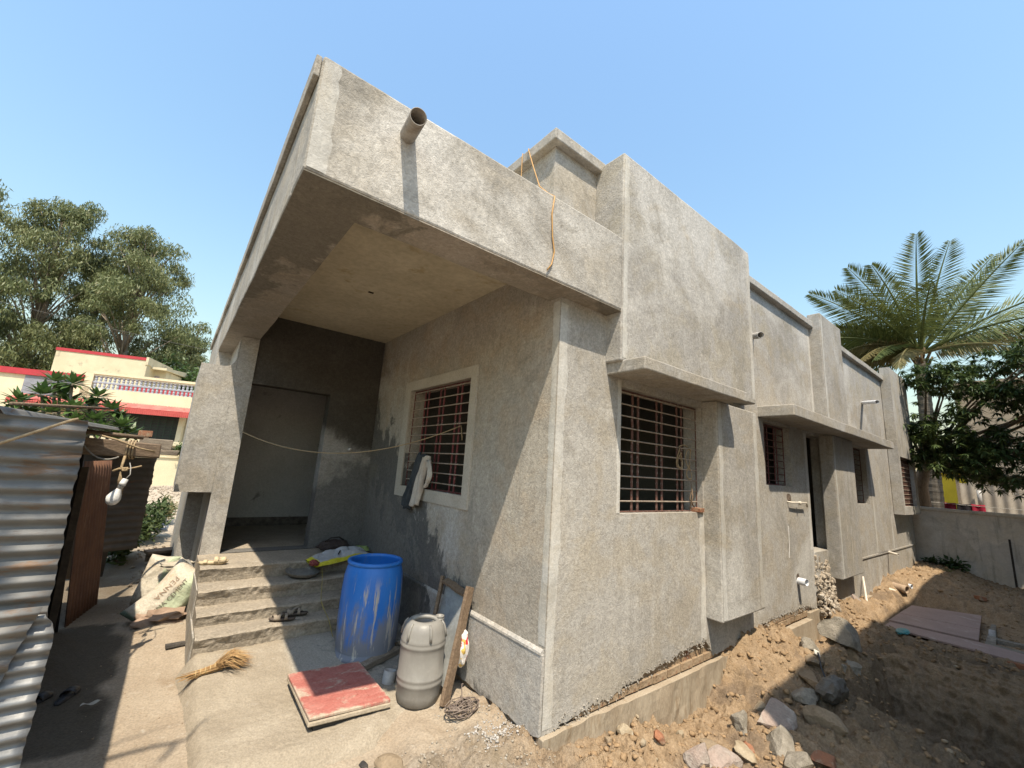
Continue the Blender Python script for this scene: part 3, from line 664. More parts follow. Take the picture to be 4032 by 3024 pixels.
# windows: frame band, flat uprights in pairs, round rods
def grille(name, axis, pos, win, n_rods, uprights, rod_m, flat_m, rz0=.1, flat_w=.032):
    a, b, c, d = win
    def P(u, z, w=0): return (u, pos + w, z) if axis == 'y' else (pos + w, u, z)
    m = MB(); e = .018
    m.tube([P(a, c + .01), P(b, c + .01), P(b, d - .012), P(a, d - .012), P(a, c + .02)], .008, 6)
    win_o = m.build(name, flat_m, HOUSE)
    rm = MB(); rm.tube([P(a - .02, 0), P(b + .02, 0)], .0075, 6)
    r0 = rm.build('bar', rod_m, win_o)
    for k in range(n_rods):
        r = r0 if k == 0 else r0.copy()
        if k: COL.objects.link(r)
        r.location.z = c + rz0 + (d - c - rz0 - .03) * k / (n_rods - 1)
    first = None
    for u in uprights:
        if first is None:
            fm = MB()
            if axis == 'y': fm.box(-flat_w / 2, flat_w / 2, pos + .008, pos + .016, c, d)
            else: fm.box(pos + .008, pos + .016, -flat_w / 2, flat_w / 2, c, d)
            first = fm.build('upright', flat_m, win_o); q = first
        else: q = first.copy(); COL.objects.link(q)
        if axis == 'y': q.location.x = u
        else: q.location.y = u
    return win_o
grille('window', 'y', .075, W1, 10, (1.19, 1.29, 1.63, 1.73, 2.04, 2.14), ROD, RUST, .11)
grille('window', 'y', .10, W2, 9, (4.55, 4.65, 4.9, 5.0), RUST, REDOX, .07)
grille('window', 'y', .10, W3, 11, (8.75, 8.85, 9.15, 9.28), RUST, RUST, .06)
grille('window', 'y', -.12, (12.0, 13.52, 1.64, 2.88), 11, [12.1 + .155 * k for k in range(10)], ROD, RUST, .07, .07)
grille('window', 'x', .06, (1.36, 2.92, 1.605, 2.90), 11, (1.68, 1.78, 2.10, 2.20, 2.52, 2.62), ROD, REDOX, .09)
m = MB(); wall(m, 'x', -.022, .0215, 1.24, 3.08, 1.47, 3.03, [(1.362, 2.918, 1.607, 2.898)]); m.build('window_frame', PL_SMOOTH, HOUSE, bevel=.004)
m = MB(); m.obox((2.36, .02, 1.60), (.12, .1, .045), (0, 0, .05), .003); m.build('brick', BRICK_M, HOUSE)

# spouts and plumbing
m = MB(); m.pipe((-1.645, -.18, 4.025), (-1.692, -.455, 3.955), .052, .005, 24); m.build('drain_pipe', PVC_D, HOUSE, smooth=True)
m = MB(); m.pipe((4.02, .02, 4.115), (3.80, -.20, 4.035), .048, .006); m.build('drain_pipe', PVC, HOUSE, smooth=True)
m = MB(); m.pipe((9.95, .02, 3.975), (9.05, -.43, 3.83), .04, .006); m.build('drain_pipe', PVC_L, HOUSE, smooth=True)
m = MB(); m.pipe((5.23, .02, .548), (5.19, -.13, .555), .05, .006); m.build('drain_pipe', PVC_L, HOUSE, smooth=True)
m = MB(); m.pipe((10.88, .02, .61), (10.62, -.22, .60), .022, .004, 10); m.build('drain_pipe', CPVC, HOUSE, smooth=True)
m = MB(); m.tube([(5.0, .01, 1.705), (5.02, -.05, 1.70), (5.33, -.06, 1.70), (5.62, -.06, 1.695), (5.64, -.06, 1.63)], .013, 8); m.tube([(5.33, -.06, 1.72), (5.33, -.06, 1.66)], .02, 8)
m.build('water_pipe', CPVC, HOUSE, smooth=True)
m = MB(); m.tube([(4.97, -.004, 1.35), (4.95, -.008, 1.05), (4.93, -.004, .9)], .005, 6); m.build('lime_drip', simple('white_lime', (.62, .6, .57)), HOUSE)
m = MB(); m.np(*(lambda V, F: (V + np.array([5.06, .0, 1.77]), F))(*rock_pts(2, rng, (.12, .012, .07), 5))); m.build('chipped_hole', simple('dark_chip', (.07, .055, .045), (.2, .15, .11), 20), HOUSE)
m = MB(); m.np(*(lambda V, F: (V + np.array([5.24, .0, .60]), F))(*rock_pts(2, rng, (.09, .008, .07), 5))); m.build('chipped_hole', bpy.data.materials['dark_chip'], HOUSE)

# pale trowelled arrises: thin ragged bands along the corners and pilaster edges
def arris(axis, pos, ua, ub, z0, z1, seed, wob=0.0, out=-1):
    n = max(12, int((z1 - z0) / .05)); V, F = [], []
    for i in range(n + 1):
        z = z0 + (z1 - z0) * i / n; w = .62 + .5 * float(fbm(z * 2.2, seed, 0, 4, seed)) + .18 * (float(vnoise(z * 16, seed, 0, 3)) - .5)
        for k in range(4):
            u = ua + (ub - ua) * w * k / 3; d = pos + out * .0028 * (1 if k < 3 else 0) + (0 if k < 3 else .001 * -out)
            V.append((u, d, z) if axis == 'y' else (d, u, z))
    V = np.array(V)
    if wob: V = wobble(V, wob)
    F = [(i * 4 + k, i * 4 + k + 1, i * 4 + 5 + k, i * 4 + 4 + k) for i in range(n) for k in range(3)]
    m = MB(); m.np(V, F); m.build('trowelled_edge', PL_EDGE, HOUSE, smooth=True)
for k, a in enumerate([('y', 0, .004, .13, .03, 3.42), ('x', 0, .004, .10, .60, 3.44), ('y', 0, 2.455, 2.33, .23, 1.55), ('y', 0, 3.56, 3.74, .2, 2.85), ('y', 0, 6.52, 6.42, 3.08, 4.88), ('y', 0, 7.82, 7.94, 3.08, 4.84), ('y', 0, 9.95, 10.1, .66, 2.85), ('y', 0, 5.98, 5.86, .95, 2.85), ('y', 0, 11.6, 11.48, .65, 1.44), ('y', 0, .885, .82, 1.58, 2.86)]): arris(*a, k + 3)
for k, a in enumerate([('y', -.185, 2.475, 2.59, .46, 2.85), ('y', -.185, 3.53, 3.42, .46, 2.85), ('y', -.19, .642, .74, 3.02, 5.19), ('y', -.19, 3.53, 3.42, 3.05, 5.18), ('y', -.19, 6.56, 6.68, 3.08, 5.15), ('y', -.19, 6.71, 6.82, .47, 2.88), ('y', -.19, -2.19, -2.06, 3.5, 4.22)]): arris(*a, k + 23, .006)
# ------------------------------------------------------------------ loose things in front of the porch
def lathe_thing_mat_blue():
    g = G('blue_plastic_drum', .42, .45)
    n = g.noise(4, 6, .65, g.map((1, 1, .35)))
    col = g.mix(g.step(n, .35, .7), (0.022, 0.16, 0.56), (0.035, 0.20, 0.62))
    dirt = g.math('ADD', g.lin(0, 0, -2.1, 1.0), g.math('MULTIPLY', g.math('SUBTRACT', g.noise(3.5, 7, .72, g.map((1.6, 1.6, .4))), .5), 2.9))
    dm = g.step(dirt, -.05, .5)
    col = g.mix(g.math('MULTIPLY', dm, .86), col, (0.23, 0.225, 0.21))
    dr = g.noise(5, 5, .7, g.map((2.6, 2.6, .22), (2, 4, 0)))
    dz = g.step(g.lin(0, 0, -1, .80), 0, .25)
    col = g.mix(g.math('MULTIPLY', g.step(dr, .555, .62), dz), col, (0.46, 0.44, 0.40))
    sc = g.noise(9, 6, .75, g.map((1, 1, .3), (9, 1, 3)))
    col = g.mix(g.math('MULTIPLY', g.step(sc, .58, .72), .5), col, (0.20, 0.24, 0.30))
    rough = g.step(dm, 0, 1, .42, .9)
    return g.done(col, g.bump(g.noise(30, 4, .6), .003, .5), rough)
BLUE = lathe_thing_mat_blue()
bx, by = -.548, 2.150
t = empty('barrel', (bx, by, -.072), 'tall open blue plastic barrel streaked with cement standing beside the steps', 'barrel')
prof = [(.0, .012), (.270, .012), (.292, .0), (.305, .012), (.303, .035), (.288, .058), (.284, .075), (.292, .11), (.298, .20), (.302, .35), (.301, .50), (.298, .62), (.290, .74), (.277, .81), (.262, .845), (.258, .858)]
m = MB(); m.lathe(prof, (bx, by, -.072), 48); m.build('body', BLUE, t, smooth=True)
m = MB(); m.lathe([(.258, .852), (.274, .856), (.279, .872), (.274, .888), (.258, .893), (.246, .886), (.243, .866), (.246, .855), (.262, .80), (.285, .62), (.29, .35), (.284, .06), (0, .04)], (bx, by, -.072), 48); m.build('rim', BLUE, t, smooth=True)
m = MB(); m.lathe([(.2845, .058), (.306, .036), (.309, .014), (.296, -.002)], (bx, by, -.072), 48); m.build('foot_ring', BLUE, t, smooth=True); t.scale = (1.045,) * 3  # barrel, jerrycan, cover and small items scaled about the camera onto the lowered landing

def grey_mat():
    g = G('grey_moulded_plastic', .5, .4)
    col = g.mix(g.step(g.noise(5, 6, .65, g.map((1, 1, .5))), .35, .68), (0.20, 0.19, 0.172), (0.25, 0.24, 0.218))
    dirt = g.step(g.math('ADD', g.lin(0, 0, -3, .35), g.math('MULTIPLY', g.math('SUBTRACT', g.noise(6, 7, .7), .5), 1.6)), 0, .5)
    col = g.mix(g.math('MULTIPLY', dirt, .7), col, (0.15, 0.135, 0.112))
    col = g.mix(g.math('MULTIPLY', g.step(g.noise(14, 6, .75), .58, .72), .4), col, (0.28, 0.265, 0.24))
    return g.done(col, g.bump(g.noise(45, 4, .6), .002, .5), g.step(dirt, 0, 1, .45, .85))
GREY = grey_mat()
cx, cy = -.457, 1.085
t = empty('jerrycan', (cx, cy, -.098), 'round grey plastic jerrycan with moulded ribs and a top handle beside the leaning frame', 'jerrycan')
prof = [(0, .0), (.15, .0), (.172, .02), (.180, .08), (.185, .15), (.190, .158), (.191, .172), (.188, .18), (.188, .195), (.191, .203), (.191, .217), (.185, .225), (.186, .40), (.186, .43), (.191, .438), (.192, .452), (.188, .46), (.188, .475), (.190, .483), (.183, .497), (.176, .55), (.158, .595), (.13, .622), (.112, .628), (.10, .618), (.095, .575), (0, .57)]
m = MB(); m.lathe(prof, (cx, cy, -.098), 48); m.build('body', GREY, t, smooth=True)
for k in range(6):
    a = k * math.pi / 3 + .35
    m = MB(); pts = [Vector(((r) * math.cos(a), r * math.sin(a), z)) + Vector((cx, cy, -.098)) for r, z in ((.190, .498), (.184, .545), (.166, .592), (.145, .618))]
    m.tube(pts, [.012, .011, .010, .008], 6); m.build('shoulder_rib', GREY, t, smooth=True)
m = MB()
hp = [Vector((cx + .105 * math.cos(th) * math.cos(2.6), cy + .105 * math.cos(th) * math.sin(2.6), .507 + .035 * math.sin(th))) for th in np.linspace(math.pi, 0, 9)]
m.tube(hp, [.024, .021, .019, .018, .018, .018, .019, .021, .024], 8); m.build('handle', GREY, t, smooth=True)
m = MB(); sx, sy = cx + .115, cy - .045
m.lathe([(.044, .54), (.042, .60), (.036, .603), (.036, .615), (.04, .617), (.04, .624), (.035, .626), (.035, .634), (.039, .636), (.038, .645), (.028, .646), (.028, .58)], (sx, sy, -.098), 20); m.build('spout', GREY, t, smooth=True); t.scale = (1.045,) * 3

# the red slab, a chipped manhole cover in a frame
def slab_mat():
    g = G('worn_red_cover_paint', .85, .15)
    n = g.noise(5, 7, .7, g.map((1, 2.2, 1)), .6)
    col = g.mix(g.step(n, .3, .7), (0.33, 0.105, 0.085), (0.39, 0.165, 0.135))
    col = g.mix(g.math('MULTIPLY', g.step(g.noise(3.2, 7, .72, g.map((1, 2, 1), (4, 2, 0)), .5), .52, .66), .85), col, (0.42, 0.345, 0.27))
    e = g.math('MULTIPLY', g.math('SUBTRACT', g.noise(7, 6, .7), .5), .22)
    edge = g.math('MINIMUM', g.math('MINIMUM', g.math('SUBTRACT', .36, g.math('ABSOLUTE', g.xyz[1])), g.math('SUBTRACT', .31, g.math('ABSOLUTE', g.xyz[0]))), 1)
    col = g.mix(g.step(g.math('ADD', edge, e), -.01, .03), (0.42, 0.35, 0.27), col)
    return g.done(g.speck(col, g.noise(60, 4, .6), .8, 1.15), g.bump(g.noise(40, 5, .65), .005, .6))
t = empty('manhole_cover', (-1.047, 1.43, -.09), 'worn red square manhole cover lying tilted on the cement landing', 'manhole cover')
SL = slab_mat(); EDG = simple('cream_chipped_edge', (.40, .34, .26), (.33, .28, .21), 14, .9, .1, bump=.006, bscale=60)
m = MB(); m.obox((0, 0, 0), (.61, .72, .026), (0, 0, 0), .003); o = m.build('cover', SL, None, bevel=.006); o.parent = t; o.location = (0, 0, .083); o.rotation_euler = (.025, .05, .012)
m = MB(); m.obox((0, 0, 0), (.62, .73, .03), (0, 0, 0), .004); o = m.build('cover_base', EDG, None, bevel=.008); o.parent = t; o.location = (.004, .0, .054); o.rotation_euler = (.025, .05, .004)
m = MB(); m.box(-.26, .3, -.34, .34, -.05, .032); o = m.build('pit_frame', simple('pit_dark', (.05, .045, .04)), None); o.parent = t
m = MB()
for p in ([(.02, -.03), (.10, -.03), (.10, -.20), (.02, -.20)], [(.12, -.02), (.19, -.02), (.19, -.1)], [(.10, -.12), (.17, -.12), (.17, -.24)], [(.02, -.03), (.02, -.12)]):
    m.tube([(x, y, .0135) for x, y in p], .0035, 5)
o = m.build('raised_mark', SL, None); o.parent = t; o.location = (0, 0, .083); o.rotation_euler = (.025, .05, .012); t.scale = (1.045,) * 3

# battens, cup, cable
def plank(name, p0, p1, w, th, mat, label, cat, roll=0.0, parent=None, jit=.004):
    p0, p1 = Vector(p0), Vector(p1); d = (p1 - p0); L = d.length; q = d.to_track_quat('X', 'Z') @ Euler((roll, 0, 0)).to_quaternion()
    m = MB(); n = 9; r = random.Random(int(L * 1e4))
    for i in range(n):
        x = -L / 2 + L * i / (n - 1); a = r.uniform(-jit, jit); b = r.uniform(-jit, jit)
        m.add([(x, -w / 2 + a, -th / 2 + b), (x, w / 2 + a + r.uniform(-jit, jit), -th / 2 + b), (x, w / 2 + a, th / 2 + b), (x, -w / 2 + a + r.uniform(-jit, jit), th / 2 + b)], [])
    m.f = [(i * 4 + k, i * 4 + (k + 1) % 4, i * 4 + 4 + (k + 1) % 4, i * 4 + 4 + k) for i in range(n - 1) for k in range(4)] + [(3, 2, 1, 0), tuple((n - 1) * 4 + k for k in range(4))]
    m.mi = [0] * len(m.f)
    o = m.build(name, mat, None, bevel=.003)
    if parent is None: o.location = (p0 + p1) / 2; tag(o, label, cat)
    else: o.parent = parent; o.location = (p0 + p1) / 2 - parent.location
    o.rotation_mode = 'QUATERNION'; o.rotation_quaternion = q
    return o
plank('wooden_batten', (-.721, 1.758, -.035), (-.135, 2.004, -.025), .078, .052, WOODG, 'short grey timber batten on the ground between blue barrel and jerrycan', 'batten', .1)
plank('wooden_batten', (-.229, 2.161, -.07), (-.26, 1.92, .046), .05, .03, WOODG, 'thin timber offcut propped over the longer batten behind the jerrycan', 'batten', .3)
m = MB(); m.pipe((-.569, 1.47, -.095), (-.553, 1.48, .008), .057, .005, 24); m.lathe([(0, .012), (.05, .012)], (-.569, 1.47, -.09), 24); o = m.build('pipe_coupling', PVC, smooth=True, origin=(-.569, 1.47, -.09)); tag(o, 'short grey plastic pipe piece standing upright beside the jerrycan', 'pipe piece')
m = MB(); m.tube([Vector((-.198 + .047 * math.cos(a), 1.816 + .031 * math.sin(a), .119 + .012 * math.sin(a))) for a in np.linspace(0, 6.1, 20)], .011, 7); m.tube([(-.155, 1.81, .119), (-.1, 1.80, .109), (-.05, 1.79, .02)], .010, 7)
o = m.build('bottle_handle', simple('pale_blue_plastic', (.36, .42, .62), (.42, .48, .66), 5, .4, .4), smooth=True, origin=(-.2, 1.816, -.08)); tag(o, 'pale blue plastic loop handle poking out behind the jerrycan', 'handle')

t = empty('old_timber_panel', (-.25, 1.05, -.05), 'old narrow timber frame with a metal sheet leaning against the porch wall', 'timber panel')
plank('stile', (-.335, .842, -.075), (-.085, .955, .81), .085, .035, WOOD, '', '', 1.35, t)
plank('stile', (-.30, 1.30, -.02), (-.085, 1.47, .79), .05, .03, WOOD, '', '', 1.5, t)
plank('rail', (-.075, 1.43, .755), (-.075, 1.02, .72), .075, .028, WOOD, '', '', .25, t)
m = MB(); m.add([(-.30, .93, .02), (-.27, 1.30, .02), (-.062, 1.43, .73), (-.067, 1.0, .70)], [(0, 1, 2, 3)]); m.add([(-.29, .93, .018), (-.26, 1.30, .018), (-.052, 1.43, .728), (-.057, 1.0, .698)], [(0, 1, 2, 3)])
m.build('metal_sheet', simple('dusty_galvanised_panel', (.36, .37, .36), (.28, .29, .285), 6, .5, .4, .3, bump=.002, c3=(.42, .38, .3), s3=4), t)

def crumple(name, c, size, mat, seed, label, cat, flat=.5, group=None, sub=3, amp=.5, fq=2.2):
    V, F = ICO[sub]; V = V.copy()
    n = fbm(V[:, 0] * fq + seed, V[:, 1] * fq, V[:, 2] * fq, 3, seed) - .5
    rid = np.abs(fbm(V[:, 0] * fq * 1.7 + seed, V[:, 1] * fq * 1.7 + 4, V[:, 2] * fq * 1.7, 2, seed + 3) - .5) * 2
    V = V * (1 + amp * 1.6 * n + amp * .9 * (rid - .3))[:, None]
    V = V * np.array(size); V[:, 2] = np.maximum(V[:, 2], -size[2] * flat)
    V[:, 2] += size[2] * flat
    m = MB(); m.np(V, F); o = m.build(name, mat, None, smooth=False, fix=False); o.location = c
    return tag(o, label, cat, group)
def print_mat(name, cols, scale=6):
    g = G(name, .45, .4); v = g.noise(scale, 2, .5, None, 1.0); v2 = g.noise(scale * 1.4, 2, .5, g.map((1, 1, 1), (5, 5, 5)), 1.0)
    col = g.mix(g.step(v, .52, .54), cols[0], cols[1]); col = g.mix(g.step(v2, .6, .62), col, cols[2])
    return g.done(col, g.bump(g.noise(24, 4, .6, None, 1.0), .006, .7))
crumple('plastic_packet', (-.14, .93, .15), (.06, .075, .16), print_mat('printed_red_white_film', ((.62, .58, .54), (.55, .03, .04), (.60, .40, .10)), 9), 5, 'crumpled red and white plastic packet wedged behind the leaning frame', 'packet', 1.0, amp=.35, fq=1.8)
# tangle of binding wire
pts = []; r = random.Random(5)
for k in range(150):
    a = k * .62; R = .10 + .045 * math.sin(k * .37) + r.uniform(-.012, .012)
    pts.append((-.27 + 1.05 * R * math.cos(a), .665 + .72 * R * math.sin(a), -.062 + .028 * (1 + math.sin(k * 1.3)) + .012))
pts += [(-.20, .78, -.01), (-.185, .82, .04), (-.175, .83, .065), (-.165, .82, .06)]
m = MB(); m.tube(pts, .0045, 5); o = m.build('wire_coil', simple('dark_binding_wire', (.13, .10, .085), (.2, .16, .13), 20, .7, .3), smooth=True); tag(o, 'loose tangle of dark binding wire on the gravel near the house corner', 'wire')

# broom
STRAW = simple('broom_straw', (0.31, 0.185, 0.085), (0.42, 0.28, 0.13), 30, .8, .2, bump=.001, c3=(.22, .11, .045), s3=9, t3=(.56, .7))
t = empty('broom', (-1.80, 2.24, .0), 'short straw broom lying on the landing below the steps', 'broom')
m = MB(); r = random.Random(2); H0 = Vector((-2.06, 2.20, .0)); N0 = Vector((-1.86, 2.235, .035))
for k in range(300):
    a = r.gauss(.04, .42); e = r.uniform(-.03, .17); L = r.uniform(.19, .30)
    base = N0 + Vector((r.uniform(-.03, .03), r.uniform(-.02, .02), r.uniform(-.015, .015)))
    d = Vector((math.cos(a), math.sin(a) * .85 + .06, 0))
    tip = base + d * L + Vector((0, 0, -.035 + e * .5)); mid = base + d * L * .5 + Vector((0, 0, .022 + e * .4))
    w = .0028; s = Vector((-d.y, d.x, 0)) * w; up = Vector((0, 0, w))
    m.add([base - s, base + s, mid - s, mid + s, mid + up, tip], [(0, 1, 3, 2), (0, 2, 4), (1, 4, 3), (2, 3, 5), (3, 4, 5), (2, 5, 4)])
m.build('bristles', STRAW, t, fix=False)
m = MB()
for k in range(46):
    a = r.uniform(0, 6.28); q = r.uniform(.006, .024); o1 = Vector((0, math.cos(a) * q, math.sin(a) * q))
    st = H0 + o1 * 1.2 + Vector((r.uniform(-.09, .06), r.uniform(-.03, .03), 0)); st.z = max(st.z, -.012)
    m.tube([st, (H0 + N0) / 2 + o1, N0 + o1 * 1.4 + Vector((.05, 0, 0))], [.002, .004, .004], 5)
m.build('handle', STRAW, t, smooth=True)
m = MB()
for k in range(5):
    c = H0.lerp(N0, .25 + .17 * k); m.tube([c + Vector((0, .028 * math.cos(a), .024 * math.sin(a) + .004)) for a in np.linspace(0, 6.28, 13)], .004, 5)
m.build('binding', simple('straw_binding', (.50, .38, .2), (.42, .3, .15), 20), t, smooth=True)

# footwear
def sole_outline(L, w, n=28):
    out = []
    for k in range(n):
        a = 2 * math.pi * k / n; x = math.cos(a); y = math.sin(a)
        ww = w * (.80 + .20 * sstep(-.4, .6, x) - .12 * math.exp(-((x + .05) / .3) ** 2))
        out.append((x * L / 2, math.copysign(abs(y) ** .8, y) * ww / 2 * (1 if x < .5 else 1 - .12 * (x - .5))))
    return out
def shoe(name, loc, rz, L, w, sole_m, strap_m, label, cat, straps, group=None, th=.022, tilt=0.0):
    t = empty(name, loc, label, cat, group)
    o2 = sole_outline(L, w); m = MB(); n = len(o2); vs = []
    for z, k in ((0, .93), (th * .5, 1.0), (th, .98)):
        vs += [(x * k, y * k, z + (.012 * max(0, x / (L / 2) - .55) * 2)) for x, y in o2]
    vs.append((0, 0, th + .001)); fs = [(i * n + a, i * n + (a + 1) % n, i * n + n + (a + 1) % n, i * n + n + a) for i in range(2) for a in range(n)] + [tuple(range(n - 1, -1, -1))] + [(2 * n + a, 2 * n + (a + 1) % n, 3 * n) for a in range(n)]
    m.add(vs, fs); parts = [m.build('sole', sole_m, None, smooth=True)]
    for (x0, x1, h, wd, q) in straps:
        m = MB()
        def fn(u, v, x0=x0, x1=x1, h=h, wd=wd, q=q):
            a = math.pi * u; x = x0 + (x1 - x0) * v + q * math.cos(a)
            return (x, math.cos(a) * w * wd * .5, th * .6 + math.sin(a) ** .7 * h * (1 - .15 * abs(v - .5)))
        m.grid(fn, 13, 4); s = m.build('strap', strap_m, None, smooth=True); sm = s.modifiers.new('thick', 'SOLIDIFY'); sm.thickness = .004; parts.append(s)
    for p in parts: p.parent = t
    t.rotation_euler = (tilt, 0, rz); return t
TAN = simple('dusty_tan_leather', (.28, .235, .185), (.20, .165, .125), 12, .85, .2, bump=.003); BLK = simple('dark_brown_sole', (.055, .042, .035), (.09, .07, .055), 10, .7, .3)
BLACKR = simple('worn_black_rubber', (.018, .018, .021), (.035, .034, .036), 9, .45, .4)
STR = [(.0, .035, .05, 1.0, .02), (.05, .09, .046, 1.0, -.01), (-.05, -.02, .052, 1.0, .0)]
shoe('sandal', (-1.28, 2.685, .19), 2.95, .26, .092, BLK, TAN, 'front grey-tan strap sandal half in sunlight on the lowest step', 'sandal', STR, 'pair of strap sandals on the lowest step')
shoe('sandal', (-1.13, 2.80, .19), 2.9, .26, .092, BLK, TAN, 'rear grey-tan strap sandal in shadow on the lowest step', 'sandal', STR, 'pair of strap sandals on the lowest step')
BL2 = [(.01, .09, .045, .98, .0)]
shoe('slipper', (-3.004, 2.64, -.148), .95, .27, .105, BLACKR, BLACKR, 'black rubber slipper partly behind the silver sheet, left of its pair', 'slipper', BL2, 'pair of black slippers on the wet path')
shoe('slipper', (-2.824, 2.63, -.148), 1.25, .26, .105, BLACKR, BLACKR, 'black rubber slipper on the wet path, right of its pair', 'slipper', BL2, 'pair of black slippers on the wet path')
CREAM = simple('cream_rubber_clog', (.52, .43, .28), (.44, .35, .22), 14, .7, .3, bump=.003, c3=(.2, .15, .1), s3=14, t3=(.58, .68))
shoe('clog', (-1.90, 3.60, .612), -.12, .29, .10, CREAM, CREAM, 'cream rubber slip-on shoe at the left end of the top step', 'shoe', [(-.10, -.06, .03, 1.0, .0), (.0, .045, .062, 1.0, .0), (.052, .12, .055, .95, .0)], None, .034)
crumple('rag', (-1.94, 3.66, .61), (.10, .05, .018), CREAM, 12, 'flat dried cream glove lying behind the cream shoe on the top step', 'glove', .8)

# pan, sack, bag at the right of the steps
m = MB(); m.lathe([(0, .010), (.10, .012), (.16, .030), (.19, .062), (.196, .064), (.194, .058), (.165, .022), (.10, .0), (0, .0)], (0, 0, 0), 36)
o = m.build('mortar_pan', simple('cement_crusted_iron', (.22, .21, .185), (.15, .14, .125), 8, .8, .25, .2, bump=.003, c3=(.3, .28, .25), s3=6), None, smooth=True); o.location = (-.99, 3.30, .465); o.rotation_euler = (.06, .03, 0)
tag(o, 'shallow round iron mortar pan resting on the steps beside the sack', 'pan')
def bag_mat():
    g = G('silver_yellow_woven_film', .35, .5); y = g.xyz[1]
    e = g.math('ABSOLUTE', g.math('SUBTRACT', y, .0)); col = g.mix(g.step(e, .122, .128), (0.40, 0.40, 0.41), (0.55, 0.49, 0.03))
    col = g.mix(g.step(g.xyz[0], -.30, -.285), (0.62, 0.56, 0.03), col)
    col = g.mix(g.math('MULTIPLY', g.step(g.noise(11, 5, .65), .58, .66), .35), col, (.3, .29, .28))
    return g.done(col, g.bump(g.noise(13, 5, .6, None, 1.2), .02, .8))
m = MB()
def bagf(u, v):
    x = -.36 + .72 * u; y = -.15 + .30 * v
    z = .085 * (1 - (2 * v - 1) ** 2) ** .5 * (1 - .7 * (2 * u - 1) ** 4) * (.25 + 1.5 * float(fbm(x * 5, y * 7, 0, 3, 5))) + .025 * (float(fbm(x * 12, y * 12, 3, 3, 15)) - .5)
    return (x, y * (1 + .12 * math.sin(u * 5)), z)
m.grid(bagf, 40, 24); m.grid(lambda u, v: (lambda p: (p[0], p[1], -.2 * p[2] - .004))(bagf(u, v)), 20, 12)
o = m.build('woven_sack', bag_mat(), None, smooth=True, fix=False); o.location = (-.56, 3.40, .63); o.rotation_euler = (.10, -.10, .20)
tag(o, 'silver woven plastic sack with yellow edges lying flat across the top steps', 'sack')
m = MB(); m.obox((0, 0, 0), (.16, .012, .014), (0, 0, .9)); o = m.build('printed_dash', simple('black_print', (.03, .03, .035)), bpy.data.objects['woven_sack']); o.location = (.02, .0, .064)
crumple('rag', (-.90, 3.19, .60), (.055, .06, .04), simple('dull_red_cloth', (.22, .06, .05), (.16, .045, .04), 9), 3, 'small crumpled dull red rag at the end of the silver sack', 'rag', .7)
t = crumple('hand_bag', (-.48, 3.90, .615), (.22, .10, .085), simple('dark_brown_fabric', (.040, .030, .028), (.07, .052, .045), 8, .8, .2, bump=.006), 8, 'dark brown slouched cloth bag against the entrance wall', 'bag', .8, amp=.25, fq=1.6)
m = MB(); m.tube([(-.13, -.02, .13), (-.06, -.05, .185), (.05, -.05, .19), (.13, -.02, .14)], .009, 6); o = m.build('strap', simple('dark_strap', (.03, .024, .022)), None, smooth=True); o.parent = t
crumple('plastic_bag', (-.19, 3.70, .615), (.14, .09, .05), simple('pale_green_film', (.22, .30, .09), (.30, .38, .14), 6, .4, .4), 17, 'crumpled pale green plastic bag behind the blue barrel', 'bag', .8)
m = MB(); m.tube([(-.82, 3.12, .58), (-.84, 2.98, .50), (-.85, 2.90, .32), (-.87, 2.80, .29), (-.86, 2.7, .24), (-.85, 2.53, .19), (-.82, 2.50, .10), (-.80, 2.44, .012)], .0035, 5); o = m.build('cord', simple('yellow_cord', (.42, .36, .10), (.34, .27, .08), 20), smooth=True, origin=(-.82, 3.12, .58)); tag(o, 'thin yellow cord trailing down the shaded steps from the sack', 'cord')
m = MB(); m.tube([(-.36, 3.0, .50), (-.40, 2.9, .42), (-.42, 2.84, .33), (-.37, 2.80, .31)], .009, 6); o = m.build('rope', simple('grey_rope', (.3, .27, .22), (.22, .2, .16), 30), smooth=True, origin=(-.36, 3, .5)); tag(o, 'short loop of grey rope on the steps behind the barrel', 'rope')

# clothes line and garments on the porch window
ROPE = simple('jute_rope', (0.36, 0.275, 0.17), (0.27, 0.20, 0.12), 60, .95, .1, bump=.003, bscale=160)
def sag(p0, p1, s, n=16):
    p0, p1 = Vector(p0), Vector(p1); return [p0.lerp(p1, k / (n - 1)) - Vector((0, 0, 4 * s * (k / (n - 1)) * (1 - k / (n - 1)))) for k in range(n)]
m = MB(); m.tube(sag((-1.805, 4.19, 2.17), (.05, 1.60, 2.37), .30, 26), .006, 6); m.tube([(.05, 1.60, 2.37), (.045, 1.57, 2.30), (.05, 1.55, 2.20)], .006, 6)
o = m.build('clothes_line', ROPE, smooth=True, origin=(-1.8, 4.19, 2.17)); tag(o, 'thin jute line sagging across the porch from door jamb to window grille', 'rope')
m = MB(); m.tube([(-.36, 4.205, 2.045), (-.36, 4.12, 2.05)], .022, 8); o = m.build('wall_peg', simple('pale_peg', (.5, .48, .45)), smooth=True, origin=(-.36, 4.15, 2.045)); tag(o, 'small pale peg sticking out of the dark entrance wall', 'peg')
